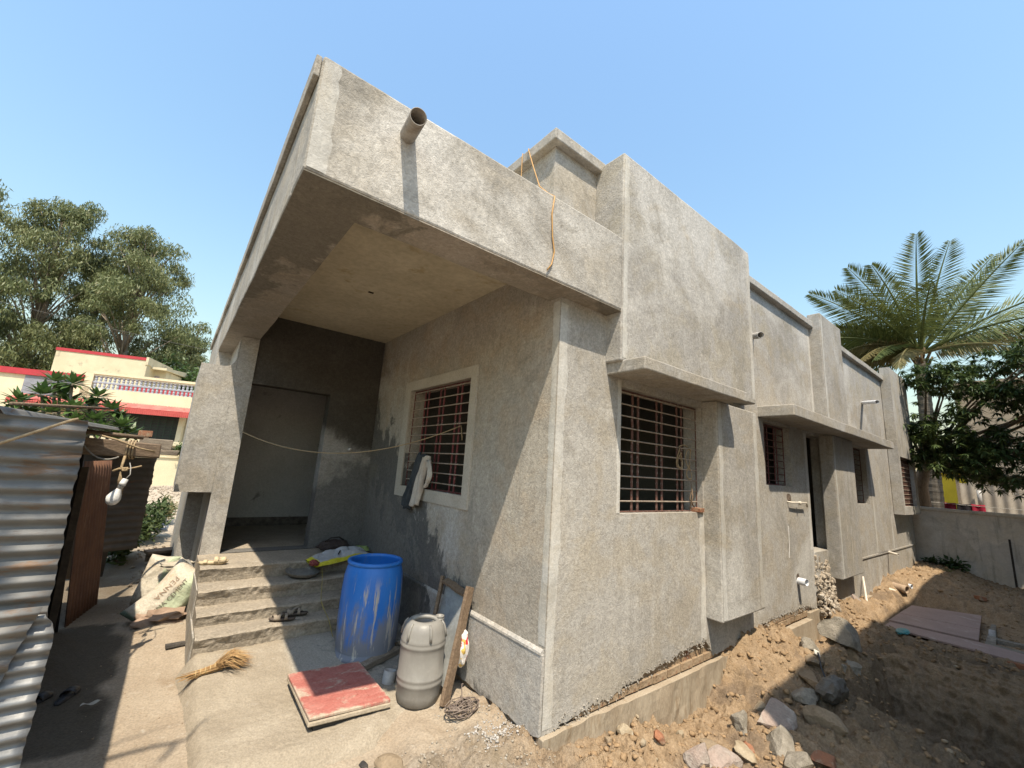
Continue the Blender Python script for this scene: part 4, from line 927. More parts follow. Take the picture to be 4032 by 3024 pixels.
def garment(name, pts, half, mat, label, cat, seed, group=None, nu=30, nv=12, fold=.02):
    """cloth hanging in folds along a spine of (y, z, half width) points in front of x=-.03"""
    ys = [p[0] for p in pts]; zs = [p[1] for p in pts]; ws = [p[2] for p in pts]
    m = MB()
    def fn(u, v):
        q = u * (len(pts) - 1); i = min(int(q), len(pts) - 2); f = q - i
        y = ys[i] * (1 - f) + ys[i + 1] * f; z = zs[i] * (1 - f) + zs[i + 1] * f; w = ws[i] * (1 - f) + ws[i + 1] * f
        s = 2 * v - 1
        return (-.06 - fold * math.sin(s * 5.5 + seed + u * 1.5) - .03 * (1 - s * s) + .02 * (float(fbm(u * 6, v * 5, 0, 2, seed)) - .5), y + s * w + .008 * math.sin(u * 9 + seed), z + .02 * s * math.sin(seed) - .012 * math.cos(s * 5))
    m.grid(fn, nu, nv); o = m.build(name, mat, None, smooth=True, fix=False); o.modifiers.new('thick', 'SOLIDIFY').thickness = .008
    return tag(o, label, cat, group)
NAVY = simple('dark_grey_cotton', (.038, .045, .052), (.06, .066, .072), 8, .9, .15, bump=.004, bscale=90)
LIN = simple('pale_linen', (.50, .45, .39), (.42, .37, .32), 9, .9, .15, bump=.003, bscale=120)
garment('trousers', [(2.24, 2.03, .10), (2.30, 1.92, .12), (2.40, 1.70, .10), (2.50, 1.52, .10), (2.56, 1.40, .11), (2.59, 1.35, .09)], .1, NAVY, 'dark grey trousers hung over the bars of the porch window', 'trousers', 2)
garment('shirt', [(2.14, 1.99, .045), (2.18, 1.88, .07), (2.25, 1.70, .085), (2.31, 1.52, .10), (2.34, 1.40, .10)], .1, LIN, 'pale cream shirt hung on the porch window beside the dark trousers', 'shirt', 4)
garment('shirt_sleeve', [(2.06, 1.95, .025), (2.0, 1.86, .05), (1.99, 1.76, .045), (2.05, 1.64, .03)], .1, LIN, 'pale sleeve end pulled through the bars beside the shirt', 'cloth', 6, nu=14, nv=8)
# yellow wire over the porch parapet
m = MB(); WIRE = simple('yellow_copper_wire', (.46, .27, .09), (.40, .22, .07), 20, .5, .4)
m.tube([(.06, .56, 5.28), (-.085, .515, 5.283), (-.095, .50, 5.25), (-.13, .36, 4.95), (-.20, .16, 4.58), (-.27, -.05, 4.36), (-.312, -.17, 4.25), (-.325, -.2, 4.225), (-.345, -.2, 4.05), (-.33, -.203, 3.85), (-.30, -.203, 3.72), (-.32, -.20, 3.60), (-.37, -.205, 3.53)], .0065, 6)
o = m.build('wire', WIRE, smooth=True, origin=(-.3, -.2, 4.2)); tag(o, 'yellow wire hanging over the porch parapet edge', 'wire')
m = MB(); m.tube([(.06, .62, 5.285), (-.085, .615, 5.283), (-.09, .61, 5.2), (-.09, .60, 4.9), (-.09, .60, 4.2)], .0055, 6); o = m.build('wire', WIRE, smooth=True, origin=(-.1, .44, 5.2)); tag(o, 'short second yellow wire over the roof coping behind the parapet', 'wire')

m = MB()
for (cx_, cz_, rx_, rz_, ph) in ((2.04, 2.20, .05, .11, 0), (2.06, 2.17, .035, .09, 1), (2.24, 2.20, .045, .12, 2), (2.25, 2.06, .04, .09, .5)):
    m.tube([(cx_ + rx_ * math.cos(a), .055 + .015 * math.sin(2 * a + ph), cz_ + rz_ * math.sin(a) - .03) for a in np.linspace(0, 6.2, 22)], .006, 6)
m.tube([(2.04, .06, 2.30), (2.14, .06, 2.33), (2.24, .06, 2.31)], .006, 6)
o = m.build('rope_coil', ROPE, smooth=True, origin=(2.14, .06, 2.2)); tag(o, 'loops of pale rope hanging on the bars of the large side window', 'rope')
m = MB(); m.tube([(2.24, .05, 1.60), (2.29, .04, 1.75), (2.27, .05, 1.92)], [.006, .009, .004], 5); m.tube([(2.36, .05, 1.60), (2.26, .06, 1.72), (2.30, .05, 1.84)], [.006, .008, .003], 5)
o = m.build('splintered_stick', WOOD, smooth=True, origin=(2.28, .05, 1.6)); tag(o, 'splintered wooden sticks in the lower right corner of the large side window', 'stick')
# ------------------------------------------------------------------ cement sacks by the stair flank
def sack_mat(text_lines=True):
    g = G('cement_sack_paper', .75, .2); y = g.xyz[1]
    n = g.noise(5, 5, .6)
    col = g.mix(g.step(n, .35, .68), (0.50, 0.46, 0.38), (0.43, 0.38, 0.30))
    grn = g.step(g.math('MULTIPLY', y, -1.0), .085, .10); col = g.mix(grn, col, (0.42, 0.47, 0.33))
    tip = g.step(g.math('MULTIPLY', g.xyz[0], -1.0), .30, .33); col = g.mix(tip, col, (0.16, 0.22, 0.17))
    col = g.mix(g.math('MULTIPLY', g.step(g.noise(3.3, 6, .65, g.map((1, 1, 1), (4, 4, 4))), .55, .68), .6), col, (0.44, 0.33, 0.2))
    return g.done(g.speck(col, g.noise(50, 3, .6), .85, 1.12), g.bump(g.noise(12, 5, .6, None, 1.0), .02, .7))
SACK = sack_mat()
def sack(loc, e1, nrm, L, W, T, label, seed, curl=.0, slump=.0):
    e1 = Vector(e1).normalized(); n = Vector(nrm).normalized(); n = (n - e1 * n.dot(e1)).normalized(); e2 = n.cross(e1)
    def surf(u, v, side):
        a, b = 2 * u - 1, 2 * v - 1
        k = max(0.0, 1 - abs(a) ** 5) ** .5 * max(0.0, 1 - abs(b) ** 3) ** .55
        x = a * L / 2 * (1 - .05 * (1 - abs(b)) * (abs(a) ** 3)); y = b * W / 2 * (1 - .10 * (1 - a * a) * .6 - .0) - slump * (1 - a * a)
        z = side * T / 2 * k * (.8 + .5 * float(fbm(a * 1.6 + seed, b * 1.5, 0, 2, seed))) + curl * a * a + .014 * (float(fbm(a * 6, b * 5 + seed, 1, 3, seed)) - .5)
        return (x, y, z)
    m = MB(); m.grid(lambda u, v: surf(u, v, 1), 84, 60); m.grid(lambda u, v: surf(u, v, -1), 24, 16)
    o = m.build('cement_sack', SACK, None, smooth=True, fix=False)
    o.matrix_world = Matrix(((e1.x, e2.x, n.x, loc[0]), (e1.y, e2.y, n.y, loc[1]), (e1.z, e2.z, n.z, loc[2]), (0, 0, 0, 1)))
    tag(o, label, 'sack'); return o, surf, L, W
def sack_text(o, surf, L, W, txt, size, x0, y0, flip, mat):
    cu = bpy.data.curves.new('lettering', 'FONT'); cu.body = txt; cu.size = size; cu.resolution_u = 3; cu.space_character = 1.05
    tmp = bpy.data.objects.new('lettering_src', cu); COL.objects.link(tmp)
    bpy.context.view_layer.update(); dg = bpy.context.evaluated_depsgraph_get(); me = bpy.data.meshes.new_from_object(tmp.evaluated_get(dg))
    bm = bmesh.new(); bm.from_mesh(me)
    bmesh.ops.triangulate(bm, faces=bm.faces)
    for q in range(2): bmesh.ops.subdivide_edges(bm, edges=[e for e in bm.edges if e.calc_length() > size * .25], cuts=1)
    for v in bm.verts:
        px, py = (x0 + v.co.x, y0 + v.co.y) if not flip else (x0 - v.co.x, y0 - v.co.y)
        u, w = min(max(px / L + .5, .01), .99), min(max(py / W + .5, .01), .99)
        p = surf(u, w, 1); v.co = (p[0], p[1], p[2] + .006)
    bm.to_mesh(me); bm.free(); COL.objects.unlink(tmp); bpy.data.objects.remove(tmp)
    me.materials.clear(); me.materials.append(mat)
    t = bpy.data.objects.new('lettering', me); COL.objects.link(t); t.parent = o; return t
INK = simple('faded_black_print', (.13, .11, .085), (.2, .17, .13), 40, .8, .2)
INKR = simple('faded_brown_print', (.24, .17, .12), (.33, .25, .18), 40, .8, .2)
s1 = sack((-2.255, 4.12, .19), (.46, .12, .54), (-.25, -.84, .50), .74, .45, .30, 'lettered cement sack sagging against the stair flank, in front', 3, slump=.05)
sack_text(*s1, 'PENNA CEMENT', .064, -.27, -.085, False, INK)
sack_text(*s1, 'PENNA', .085, .19, .065, True, INKR)
sack((-2.37, 4.95, .17), (.16, .2, .75), (-.45, -.85, .2), .62, .36, .26, 'upright cement sack behind the lettered one, half hidden by it', 8)
crumple('paper_sack', (-2.20, 4.42, .40), (.16, .10, .06), simple('grey_torn_paper', (.40, .36, .29), (.30, .26, .2), 8, .9, .1), 21, 'torn grey paper stuffed between the two cement sacks', 'paper', .8, amp=.7)
crumple('paper_sack', (-2.26, 3.88, -.06), (.24, .16, .085), simple('brown_crumpled_paper', (.33, .24, .18), (.25, .175, .125), 5, .9, .1), 31, 'crumpled empty brown paper sack under the lettered cement sack', 'sack', .8, amp=.75, fq=2.6)
m = MB(); m.obox((0, 0, 0), (.40, .25, .05), (0, 0, .3), .01); m.obox((0, .05, -.09), (.38, .05, .16), (0, 0, .3), .01); o = m.build('scrap_board', WOODX, None); o.location = (-2.36, 7.3, .10); tag(o, 'brown scrap board lying beside the far corner of the house', 'board')
m = MB(); m.tube([(-2.12, 4.55, .35), (-2.14, 4.5, .47), (-2.10, 4.42, .50), (-2.05, 4.3, .44)], .018, 8); o = m.build('hose', simple('grey_hose', (.26, .25, .23), (.2, .19, .17), 20), smooth=True, origin=(-2.1, 4.5, .3)); tag(o, 'bent grey hose end above the cement sacks', 'hose')
rr = random.Random(6)
for k, (x, y, s, lb) in enumerate([(-2.12, 3.72, .09, 'round clod of hardened mortar at the foot of the stair flank'), (-2.30, 3.62, .05, 'small hardened mortar lump just left of the round clod')]):
    V, F = rock_pts(3, RNG, (s, s * .8, s * .65), 8); m = MB(); m.np(V, F); o = m.build('mortar_lump', CRUST, None, fix=False); o.location = (x, y, -.06); tag(o, lb, 'mortar lump')
m = MB(); m.obox((0, 0, 0), (.16, .05, .03), (0, 0, .2), .008); o = m.build('charred_stick', simple('charred_wood', (.05, .045, .04), (.09, .08, .07), 20), None, bevel=.004); o.location = (-2.13, 3.22, -.07); tag(o, 'short charred stick lying against the stair flank', 'stick')
m = MB(); m.grid(lambda u, v: (.11 * (u - .5) + .02 * v, .05 * (v - .5) * (1 - .5 * u), .006 + .01 * math.sin(u * 7 + v * 3)), 8, 5); o = m.build('paper_scrap', simple('grey_paper', (.38, .36, .31), (.32, .3, .26), 9), None, fix=False); o.location = (-2.66, 2.30, -.09); tag(o, 'small torn paper scrap lying on the wet path', 'paper')

# ------------------------------------------------------------------ corrugated tin shed on the left
def tin_mat(name, a, b, rust, amt, metal, rough, stretch=(1.2, 1, 5)):
    g = G(name, rough, .4, metal)
    n = g.noise(3, 6, .65, g.map((1, 1, 1.6)))
    col = g.mix(g.step(n, .34, .68), a, b)
    col = g.mix(g.step(g.noise(2.6, 7, .7, g.map(stretch), .4), .64 - amt, .76 - amt), col, rust)
    col = g.mix(g.math('MULTIPLY', g.step(g.noise(7, 6, .7, g.map(stretch, (3, 3, 3))), .56, .7), .5), col, (rust[0] * .5, rust[1] * .5, rust[2] * .55))
    return g.done(col, g.bump(g.noise(26, 5, .65), .003, .5))
TIN = tin_mat('weathered_tin', (.125, .127, .125), (.19, .182, .168), (.16, .10, .06), .10, .1, .7)
TIN_S = tin_mat('silvery_tin', (.21, .215, .215), (.16, .16, .158), (.15, .115, .085), .05, .25, .5)
TIN_R = tin_mat('rusty_tin', (.17, .085, .05), (.12, .06, .04), (.23, .135, .085), .08, .1, .8, (5, 5, .6))
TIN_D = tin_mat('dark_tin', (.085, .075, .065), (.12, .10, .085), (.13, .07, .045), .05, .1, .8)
SHED = empty('tin_shed', (-3.4, 1.8, -.1), 'patched shed of rusty corrugated tin sheets tied to timber beams', 'shed')
def corr(name, fn, nu, nv, mat, th=.003):
    m = MB(); m.grid(fn, nu, nv); o = m.build(name, mat, SHED, smooth=True, fix=False); s = o.modifiers.new('thick', 'SOLIDIFY'); s.thickness = th; return o
# upper front sheet: ribs run left to right
P_ = .066
def jag(x, s, a=.012): return a * (float(fbm(x * 14, s, 0, 3, int(s))) - .5)
corr('corrugated_sheet', lambda u, v: (-4.9 + (2.068 + .03 * (1 - v) + jag(v * 1.2, 3)) * u, .25 + .013 * math.cos(2 * math.pi * (v * .875) / P_) + .02 * u * (1 - v), 1.14 + .875 * v + jag(u * 3, 7, .02) * (1 if v in (0, 1) else 0)), 26, 181, TIN)
corr('corrugated_sheet', lambda u, v: (-4.9 + (1.98 + .10 * v + jag(v, 5)) * u, .232 + .013 * math.cos(2 * math.pi * (v * .42 + .03) / P_), .78 + .42 * v + jag(u * 6, 3, .03) * (1 - v)), 26, 95, TIN)
corr('corrugated_sheet', lambda u, v: (-4.9 + (2.135 + jag(v * 2, 9) - (.05 * max(0, v - .94) * 16 * max(0, u - .96) * 25)) * u, .262 + .013 * math.cos(2 * math.pi * (v * 1.39 + .05) / P_) - .02 * (1 - v), -.22 + 1.39 * v), 60, 181, TIN_S)
# roof over the front part, with scalloped edge
corr('roof_sheet', lambda u, v: (-4.9 + 1.82 * u + .05 * v * u, .20 + 4.2 * v, 2.03 + .018 * math.cos(2 * math.pi * u * 1.86 / .076) + .05 * v), 250, 10, TIN)
# rusty side sheet with upright ribs
corr('rusty_sheet', lambda u, v: (-3.086 + .17 * u - .19 * v + .011 * math.cos(2 * math.pi * u * 10), 4.337 + .80 * u + .006 * math.sin(2 * math.pi * u * 10), -.11 + 1.79 * v), 110, 8, TIN_R)
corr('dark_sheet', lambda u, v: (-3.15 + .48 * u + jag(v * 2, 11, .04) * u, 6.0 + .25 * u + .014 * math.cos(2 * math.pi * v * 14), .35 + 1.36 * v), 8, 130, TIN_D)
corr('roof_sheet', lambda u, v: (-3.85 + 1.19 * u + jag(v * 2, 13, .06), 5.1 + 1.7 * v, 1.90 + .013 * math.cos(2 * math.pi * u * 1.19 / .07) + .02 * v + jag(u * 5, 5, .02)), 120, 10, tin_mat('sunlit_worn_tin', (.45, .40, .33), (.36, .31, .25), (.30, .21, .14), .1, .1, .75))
corr('inner_sheet', lambda u, v: (-4.9 + 1.9 * u, 6.6, -.1 + 2.0 * v), 4, 4, TIN_D)
corr('inner_sheet', lambda u, v: (-4.88, .3 + 5.2 * u, -.1 + 2.0 * v), 4, 4, TIN_D)
corr('inner_sheet', lambda u, v: (-2.93 + .11 * u + jag(v * 2, 15, .12) * u, .45 + .1 * u, .55 + .42 * v), 6, 30, simple('brown_jute_scrap', (.13, .095, .062), (.19, .145, .095), 6))
corr('inner_sheet', lambda u, v: (-3.9 + .78 * u - .17 * v * u, 4.25 + .02 * v, -.12 + 2.05 * v), 4, 4, simple('shed_void_shade', (.014, .012, .011), (.02, .017, .015), 4))  # added black panel, painted shade for the unlit gap inside the shed
m = MB(); m.obox((-3.20, 4.20, .75), (.06, .06, 1.75), (0, -.03, 0), .006); m.build('post', simple('shaded_post', (.05, .038, .027), (.08, .06, .042), 8), SHED)  # post wood coloured dark so it reads as standing in shade
m = MB(); m.obox((-2.87, 2.96, 1.862), (.56, .09, .135), (0, .03, .02), .012); m.add([], []); m.build('beam', WOODX, SHED, bevel=.012)
m = MB(); m.obox((-2.62, 3.62, 1.85), (.36, .07, .06), (0, .02, .05), .01); m.obox((-2.66, 3.9, 1.93), (.30, .06, .10), (0, 0, .1), .01); m.build('beam_end', WOODG, SHED, bevel=.006)
m = MB(); m.tube([(-3.5, 3.5, 2.02), (-2.78, 3.75, 1.99)], .022, 8); m.tube([(-3.4, 4.1, 2.03), (-2.75, 4.2, 1.99)], .02, 8); m.build('pole', WOODX, SHED, smooth=True)
m = MB(); m.tube([(-3.34, 1.45, 2.12), (-3.0, 2.5, 2.205)], .011, 7); o = m.build('pole', WOODX, SHED, smooth=True)
m = MB(); m.obox((0, 0, 0), (.13, .10, .07), (0, 0, .1), .004); o = m.build('brick', BRICK_M, None, bevel=.005); o.location = (-2.78, 4.0, 2.04); tag(o, 'red brick weighing down the shed roof above the hanging bulb', 'brick')
# ropes at the beam end
m = MB()
for k in range(3):
    x = -2.83 + .022 * k
    m.tube([(x + .05 * math.cos(a) * .2, 2.955 + .062 * math.cos(a), 1.862 + .088 * math.sin(a)) for a in np.linspace(0, 6.3, 15)], .008, 6)
m.tube([(-2.84, 2.90, 1.80), (-2.845, 2.88, 1.70), (-2.83, 2.87, 1.665), (-2.80, 2.86, 1.67), (-2.80, 2.87, 1.69), (-2.86, 2.88, 1.68), (-2.90, 2.88, 1.655)], .011, 7)
m.tube([(-2.80, 2.86, 1.68), (-2.74, 2.86, 1.70), (-2.70, 2.86, 1.715)], .008, 6)
m.tube([(-3.10, 2.86, 1.99), (-2.92, 2.86, 1.945), (-2.75, 2.87, 1.88), (-2.63, 2.9, 1.855)], .009, 6)
for k in range(26):
    a = rr.uniform(-.03, .03); m.tube([(-2.845, 2.87, 1.66), (-2.83 + a * .6, 2.87, 1.58), (-2.81 + a, 2.86 + rr.uniform(-.01, .01), 1.47 + rr.uniform(-.03, .05))], .0022, 4)
o = m.build('tying_rope', ROPE, smooth=True, origin=(-2.85, 2.9, 1.86)); tag(o, 'frayed jute rope knotted round the shed beam above the bulb', 'rope')
m = MB(); m.tube(sag((-3.15, 2.88, 1.90), (-2.88, 2.87, 1.79), .075, 12), .007, 6); o = m.build('cable', simple('grey_cable', (.2, .19, .17), (.3, .28, .25), 30), smooth=True, origin=(-3.0, 2.88, 1.85)); tag(o, 'grey loop of cable hanging under the shed beam', 'cable')
m = MB(); m.tube([(-3.6, .22, 1.62), (-3.08, .20, 1.885), (-2.88, .20, 2.012), (-2.862, .21, 2.02)], .0065, 6); o = m.build('rope', ROPE, smooth=True, origin=(-3.08, .2, 1.885)); tag(o, 'taut jute rope slanting across the corrugated front sheet', 'rope')
# the bulb
t = empty('light_bulb', (-2.785, 2.70, 1.60), 'unlit white light bulb hanging on a wire from the shed beam', 'light bulb')
WHT = simple('white_bulb_plastic', (.68, .68, .67), (.60, .59, .57), 16, .35, .5, c3=(.3, .28, .25), s3=16, t3=(.66, .7))
R3 = Euler((.10, .30, 0)).to_matrix(); ax = Vector((-2.785, 2.70, 1.60))
m = MB(); m.lathe([(0, .0), (.022, -.002), (.024, -.03), (.026, -.032), (.026, -.06), (.0, -.062)], ax, 20, R3); m.build('holder', WHT, t, smooth=True)
m = MB(); m.lathe([(.021, -.06), (.023, -.075), (.020, -.08), (.021, -.09), (.019, -.095)], ax, 20, R3); m.build('socket_ring', simple('grey_metal_ring', (.35, .35, .35), None, 5, .4, .5, .6), t, smooth=True)
m = MB(); m.lathe([(.020, -.093), (.026, -.11), (.040, -.14), (.050, -.165), (.053, -.178)], ax, 24, R3); m.build('bulb_body', WHT, t, smooth=True)
m = MB(); m.lathe([(.053, -.178), (.0535, -.184), (.051, -.205), (.040, -.228), (.022, -.241), (0, -.245)], ax, 24, R3); m.build('bulb_dome', simple('milky_bulb', (.74, .74, .73), None, 5, .25, .5), t, smooth=True)
m = MB(); m.tube([(-2.785, 2.70, 1.60), (-2.762, 2.71, 1.64), (-2.772, 2.75, 1.70), (-2.79, 2.82, 1.74)], .004, 5); m.build('wire', simple('grey_wire', (.3, .29, .27)), t, smooth=True)

# ------------------------------------------------------------------ plants
def leaf_mat(name, a, b, rough=.55, trans=.25, sc=.8, c3=None):
    g = G(name, rough, .35); n = g.noise(sc, 4, .6); n2 = g.noise(sc * 9, 3, .6)
    col = g.mix(g.step(n, .3, .7), a, b); 
    if c3: col = g.mix(g.step(n2, .55, .72), col, c3)
    g.l.new(col, g.b.inputs['Base Color'])
    tr = g.n.new('ShaderNodeBsdfTranslucent'); g.l.new(col, tr.inputs[0]); mx = g.n.new('ShaderNodeMixShader'); mx.inputs[0].default_value = trans
    g.l.new(g.b.outputs[0], mx.inputs[1]); g.l.new(tr.outputs[0], mx.inputs[2]); g.l.new(mx.outputs[0], g.n['Material Output'].inputs[0])
    return g.m
def leaves(C, D, Nn, L, W, bend=.25):
    """folded leaf blades: C base points, D directions, Nn normals, L lengths, W widths -> vertices, quads"""
    D = D / np.linalg.norm(D, axis=1)[:, None]; S = np.cross(D, Nn); S /= np.linalg.norm(S, axis=1)[:, None] + 1e-9; N2 = np.cross(S, D)
    L = L[:, None]; W = W[:, None]
    a = C; b = C + D * L * .45 + S * W * .5 - N2 * L * bend * .15; c = C + D * L - N2 * L * bend * .6; d = C + D * L * .45 - S * W * .5 - N2 * L * bend * .15
    V = np.stack([a, b, c, d], 1).reshape(-1, 3); F = np.arange(len(V)).reshape(-1, 4)
    return V, F
def rnd_unit(rng, n):
    v = rng.normal(size=(n, 3)); return v / np.linalg.norm(v, axis=1)[:, None]

EUC = leaf_mat('eucalyptus_leaf', (.13, .16, .065), (.18, .20, .09), .5, .3, .35, (.235, .22, .10))
EUCB = simple('pale_smooth_bark', (.36, .31, .25), (.24, .20, .16), 2, .9, .15, bump=.01, stretch=(3, 3, .5))
def eucalyptus(x, y, h, spread, seed, label, lean=0.0, n_cl=88, low=.25, mat=EUC, dens=250):
    rng = np.random.default_rng(seed)
    t = empty('eucalyptus_tree', (x, y, -.1), label, 'tree', 'tall trees behind the cream house')
    m = MB(); top = Vector((x + lean * h, y, h * .93)); base = Vector((x, y, -.2))
    tp = [base.lerp(top, k / 9) + Vector((.25 * math.sin(k * 1.1 + seed), .2 * math.cos(k * .9 + seed), 0)) * (k > 0) for k in range(10)]
    m.tube(tp, [.30 * (1 - k / 10.5) + .03 for k in range(10)], 8)
    cen = []
    for k in range(n_cl):
        f = low + (1 - low) * rng.uniform(0, 1) ** .85; a = rng.uniform(0, 6.28)
        r = spread * (math.sin(math.pi * min(1, (f - low + .12) / (1.12 - low + .12)) ** .8)) * rng.uniform(.25, 1.0) + .2
        q = base.lerp(top, min(1, f)); c = Vector((q.x + r * math.cos(a), q.y + r * math.sin(a), h * f + rng.normal(0, .3)))
        cen.append(c)
        if k % 2 == 0:
            s0 = base.lerp(top, max(.12, f - .16)); m.tube([s0, s0.lerp(c, .55) + Vector((0, 0, .35)), c], [.085, .05, .015], 5)
    m.build('trunk', EUCB, t, smooth=True)
    Cs = []; 
    for c in cen:
        n = int(dens * rng.uniform(.6, 1.3)); r = rng.uniform(.6, 1.25)
        p = rnd_unit(rng, n) * (rng.uniform(0, 1, (n, 1)) ** .45) * np.array([r, r, r * .8])
        p[:, 2] -= .22 * (p[:, 0] ** 2 + p[:, 1] ** 2) / r
        Cs.append(p + np.array(c))
    C = np.concatenate(Cs); n = len(C)
    D = rng.normal(size=(n, 3)) * .5; D[:, 2] = -1.0 + .55 * rng.normal(size=n)
    V, F = leaves(C, D, rnd_unit(rng, n), rng.uniform(.22, .46, n), rng.uniform(.05, .095, n))
    fast_mesh('crown', V, F, mat, t)
    return t
eucalyptus(-16.6, 43, 19.6, 2.9, 1, 'leftmost tall eucalyptus cut by the photo edge, thin top showing bare twigs', .03, 60, .3, dens=170)
eucalyptus(-12.4, 44, 20.4, 3.5, 2, 'tallest eucalyptus crown, left of centre behind the cream roof block', .01, 135)
eucalyptus(-9.5, 46, 17.6, 2.6, 3, 'slimmer eucalyptus seen in the dip between the two high crowns', .0, 80)
eucalyptus(-7.0, 43, 19.3, 4.0, 4, 'right-hand large eucalyptus with a long branch reaching towards the new house', -.0, 150)
eucalyptus(-3.0, 45, 12.6, 2.5, 5, 'low eucalyptus at the right end, next to the porch fascia', .0, 84, .2)
eucalyptus(-14.8, 40.5, 13.5, 3.0, 6, 'lower bushy eucalyptus in front of the leftmost trunk', .0, 84, .2)
GRN = leaf_mat('broad_green_leaf', (.045, .085, .022), (.07, .12, .035), .5, .25, .6)
def bushy(name, c, rad, n, L, W, mat, label, cat, seed, group=None, up=.3, stems=7, smin=.35):
    rng = np.random.default_rng(seed); t = empty(name, (c[0], c[1], c[2] - rad[2]), label, cat, group)
    k = max(6, n // 60); cc = rnd_unit(rng, k) * (rng.uniform(smin, 1, (k, 1))) * np.array(rad) * .85
    C = np.concatenate([q + rng.normal(size=(n // k, 3)) * np.array(rad) * .2 for q in cc]) + np.array(c)
    D = rng.normal(size=C.shape); D[:, 2] = D[:, 2] * .6 + up; N_ = rnd_unit(rng, len(C)); N_[:, 2] = np.abs(N_[:, 2]) + .6
    V, F = leaves(C, D, N_, rng.uniform(.7, 1.3, len(C)) * L, rng.uniform(.7, 1.3, len(C)) * W)
    fast_mesh('foliage', V, F, mat, t)
    m = MB(); b = Vector((c[0], c[1], c[2] - rad[2] * 1.05))
    for q in cc[:stems]: m.tube([b, b.lerp(Vector(q) + Vector(c), .5) + Vector((0, 0, .1 * rad[2])), Vector(q) + Vector(c)], [rad[0] * .045, rad[0] * .03, rad[0] * .012], 5)
    m.build('stems', WOOD, t, smooth=True); return t
bushy('leafy_tree', (-3.4, 41, 6.4), (2.0, 1.6, 2.6), 4200, .34, .16, GRN, 'small round-leaved green tree right of the roof block', 'tree', 21, None, .1)
bushy('leafy_tree', (-15.6, 39, 5.6), (2.6, 1.6, 3.0), 4600, .34, .16, GRN, 'dark green round-leaved tree at the far left behind the red coping', 'tree', 22, None, .1)

# frangipani over the shed roof: rosettes at the ends of bare branches
FR = leaf_mat('frangipani_leaf', (.055, .105, .028), (.095, .155, .045), .35, .2, 2.5, (.12, .17, .06))
t = empty('frangipani_bush', (-3.75, 7.2, -.1), 'frangipani with rosettes of long leaves rising above the tin shed', 'plant')
rng = np.random.default_rng(9); m = MB(); Cs, Ds, Ns, Ls, Ws = [], [], [], [], []
tips = [(-4.43, 7.0, 2.42), (-4.20, 6.9, 2.55), (-3.93, 7.0, 2.78), (-4.18, 7.3, 2.80), (-3.62, 7.1, 2.62), (-3.40, 7.0, 2.42), (-3.22, 6.8, 2.16), (-3.55, 6.7, 2.22), (-3.80, 6.7, 2.35), (-4.05, 6.8, 2.28), (-4.3, 7.1, 2.24), (-3.32, 7.2, 2.28), (-3.7, 7.3, 2.45), (-3.95, 7.2, 2.5), (-3.1, 7.0, 2.05), (-3.45, 6.6, 2.08), (-3.75, 6.6, 2.14), (-4.1, 7.4, 2.62), (-3.25, 6.75, 1.95), (-4.5, 7.3, 2.3)]
for k, tp in enumerate(tips):
    tp = Vector(tp); b = Vector((-3.75, 7.25, .6)); m.tube([Vector((-3.75, 7.25, -.1)) if k == 0 else b, b.lerp(tp, .5) + Vector((0, .08, -.08)), tp + Vector((0, 0, -.02))], [.05, .032, .02], 6)
    n = 36; a = np.arange(n) * 2.4 + k; el = np.linspace(-.35, 1.2, n) + rng.normal(0, .12, n)
    D = np.stack([np.cos(a) * np.cos(el), np.sin(a) * np.cos(el), np.sin(el)], 1); Nn = np.stack([-np.cos(a) * np.sin(el), -np.sin(a) * np.sin(el), np.cos(el)], 1)
    Cs.append(np.repeat(np.array(tp)[None], n, 0) + D * .02); Ds.append(D); Ns.append(Nn); Ls.append(rng.uniform(.17, .27, n)); Ws.append(rng.uniform(.065, .092, n))
V, F = leaves(np.concatenate(Cs), np.concatenate(Ds), np.concatenate(Ns), np.concatenate(Ls), np.concatenate(Ws), .35)
fast_mesh('leaves', V, F, FR, t); m.build('stem', simple('grey_stem', (.2, .17, .13), (.28, .24, .19), 6), t, smooth=True)
WEED = leaf_mat('weed_leaf', (.045, .075, .022), (.075, .10, .03), .6, .25, 2)
bushy('weeds', (-2.62, 9.6, .32), (.42, .9, .42), 1500, .11, .05, WEED, 'dark weeds growing along the path behind the shed', 'weeds', 31, None, .5)
bushy('weeds', (-2.95, 7.7, .22), (.22, .8, .34), 700, .13, .06, WEED, 'shaded weeds under the dark shed sheet', 'weeds', 32, None, .6)
bushy('weeds', (-2.38, 12.6, .22), (.3, .8, .3), 700, .10, .03, leaf_mat('dry_weed', (.13, .13, .05), (.2, .18, .08), .7, .2, 2), 'yellowish dry weeds in front of the gravel heap', 'weeds', 33, None, .9)
crumple('plastic_bag', (-2.42, 10.1, .0), (.16, .2, .11), simple('white_film', (.55, .56, .58), (.45, .46, .48), 7, .4, .4), 41, 'pale crumpled plastic litter among the weeds', 'litter', .7)
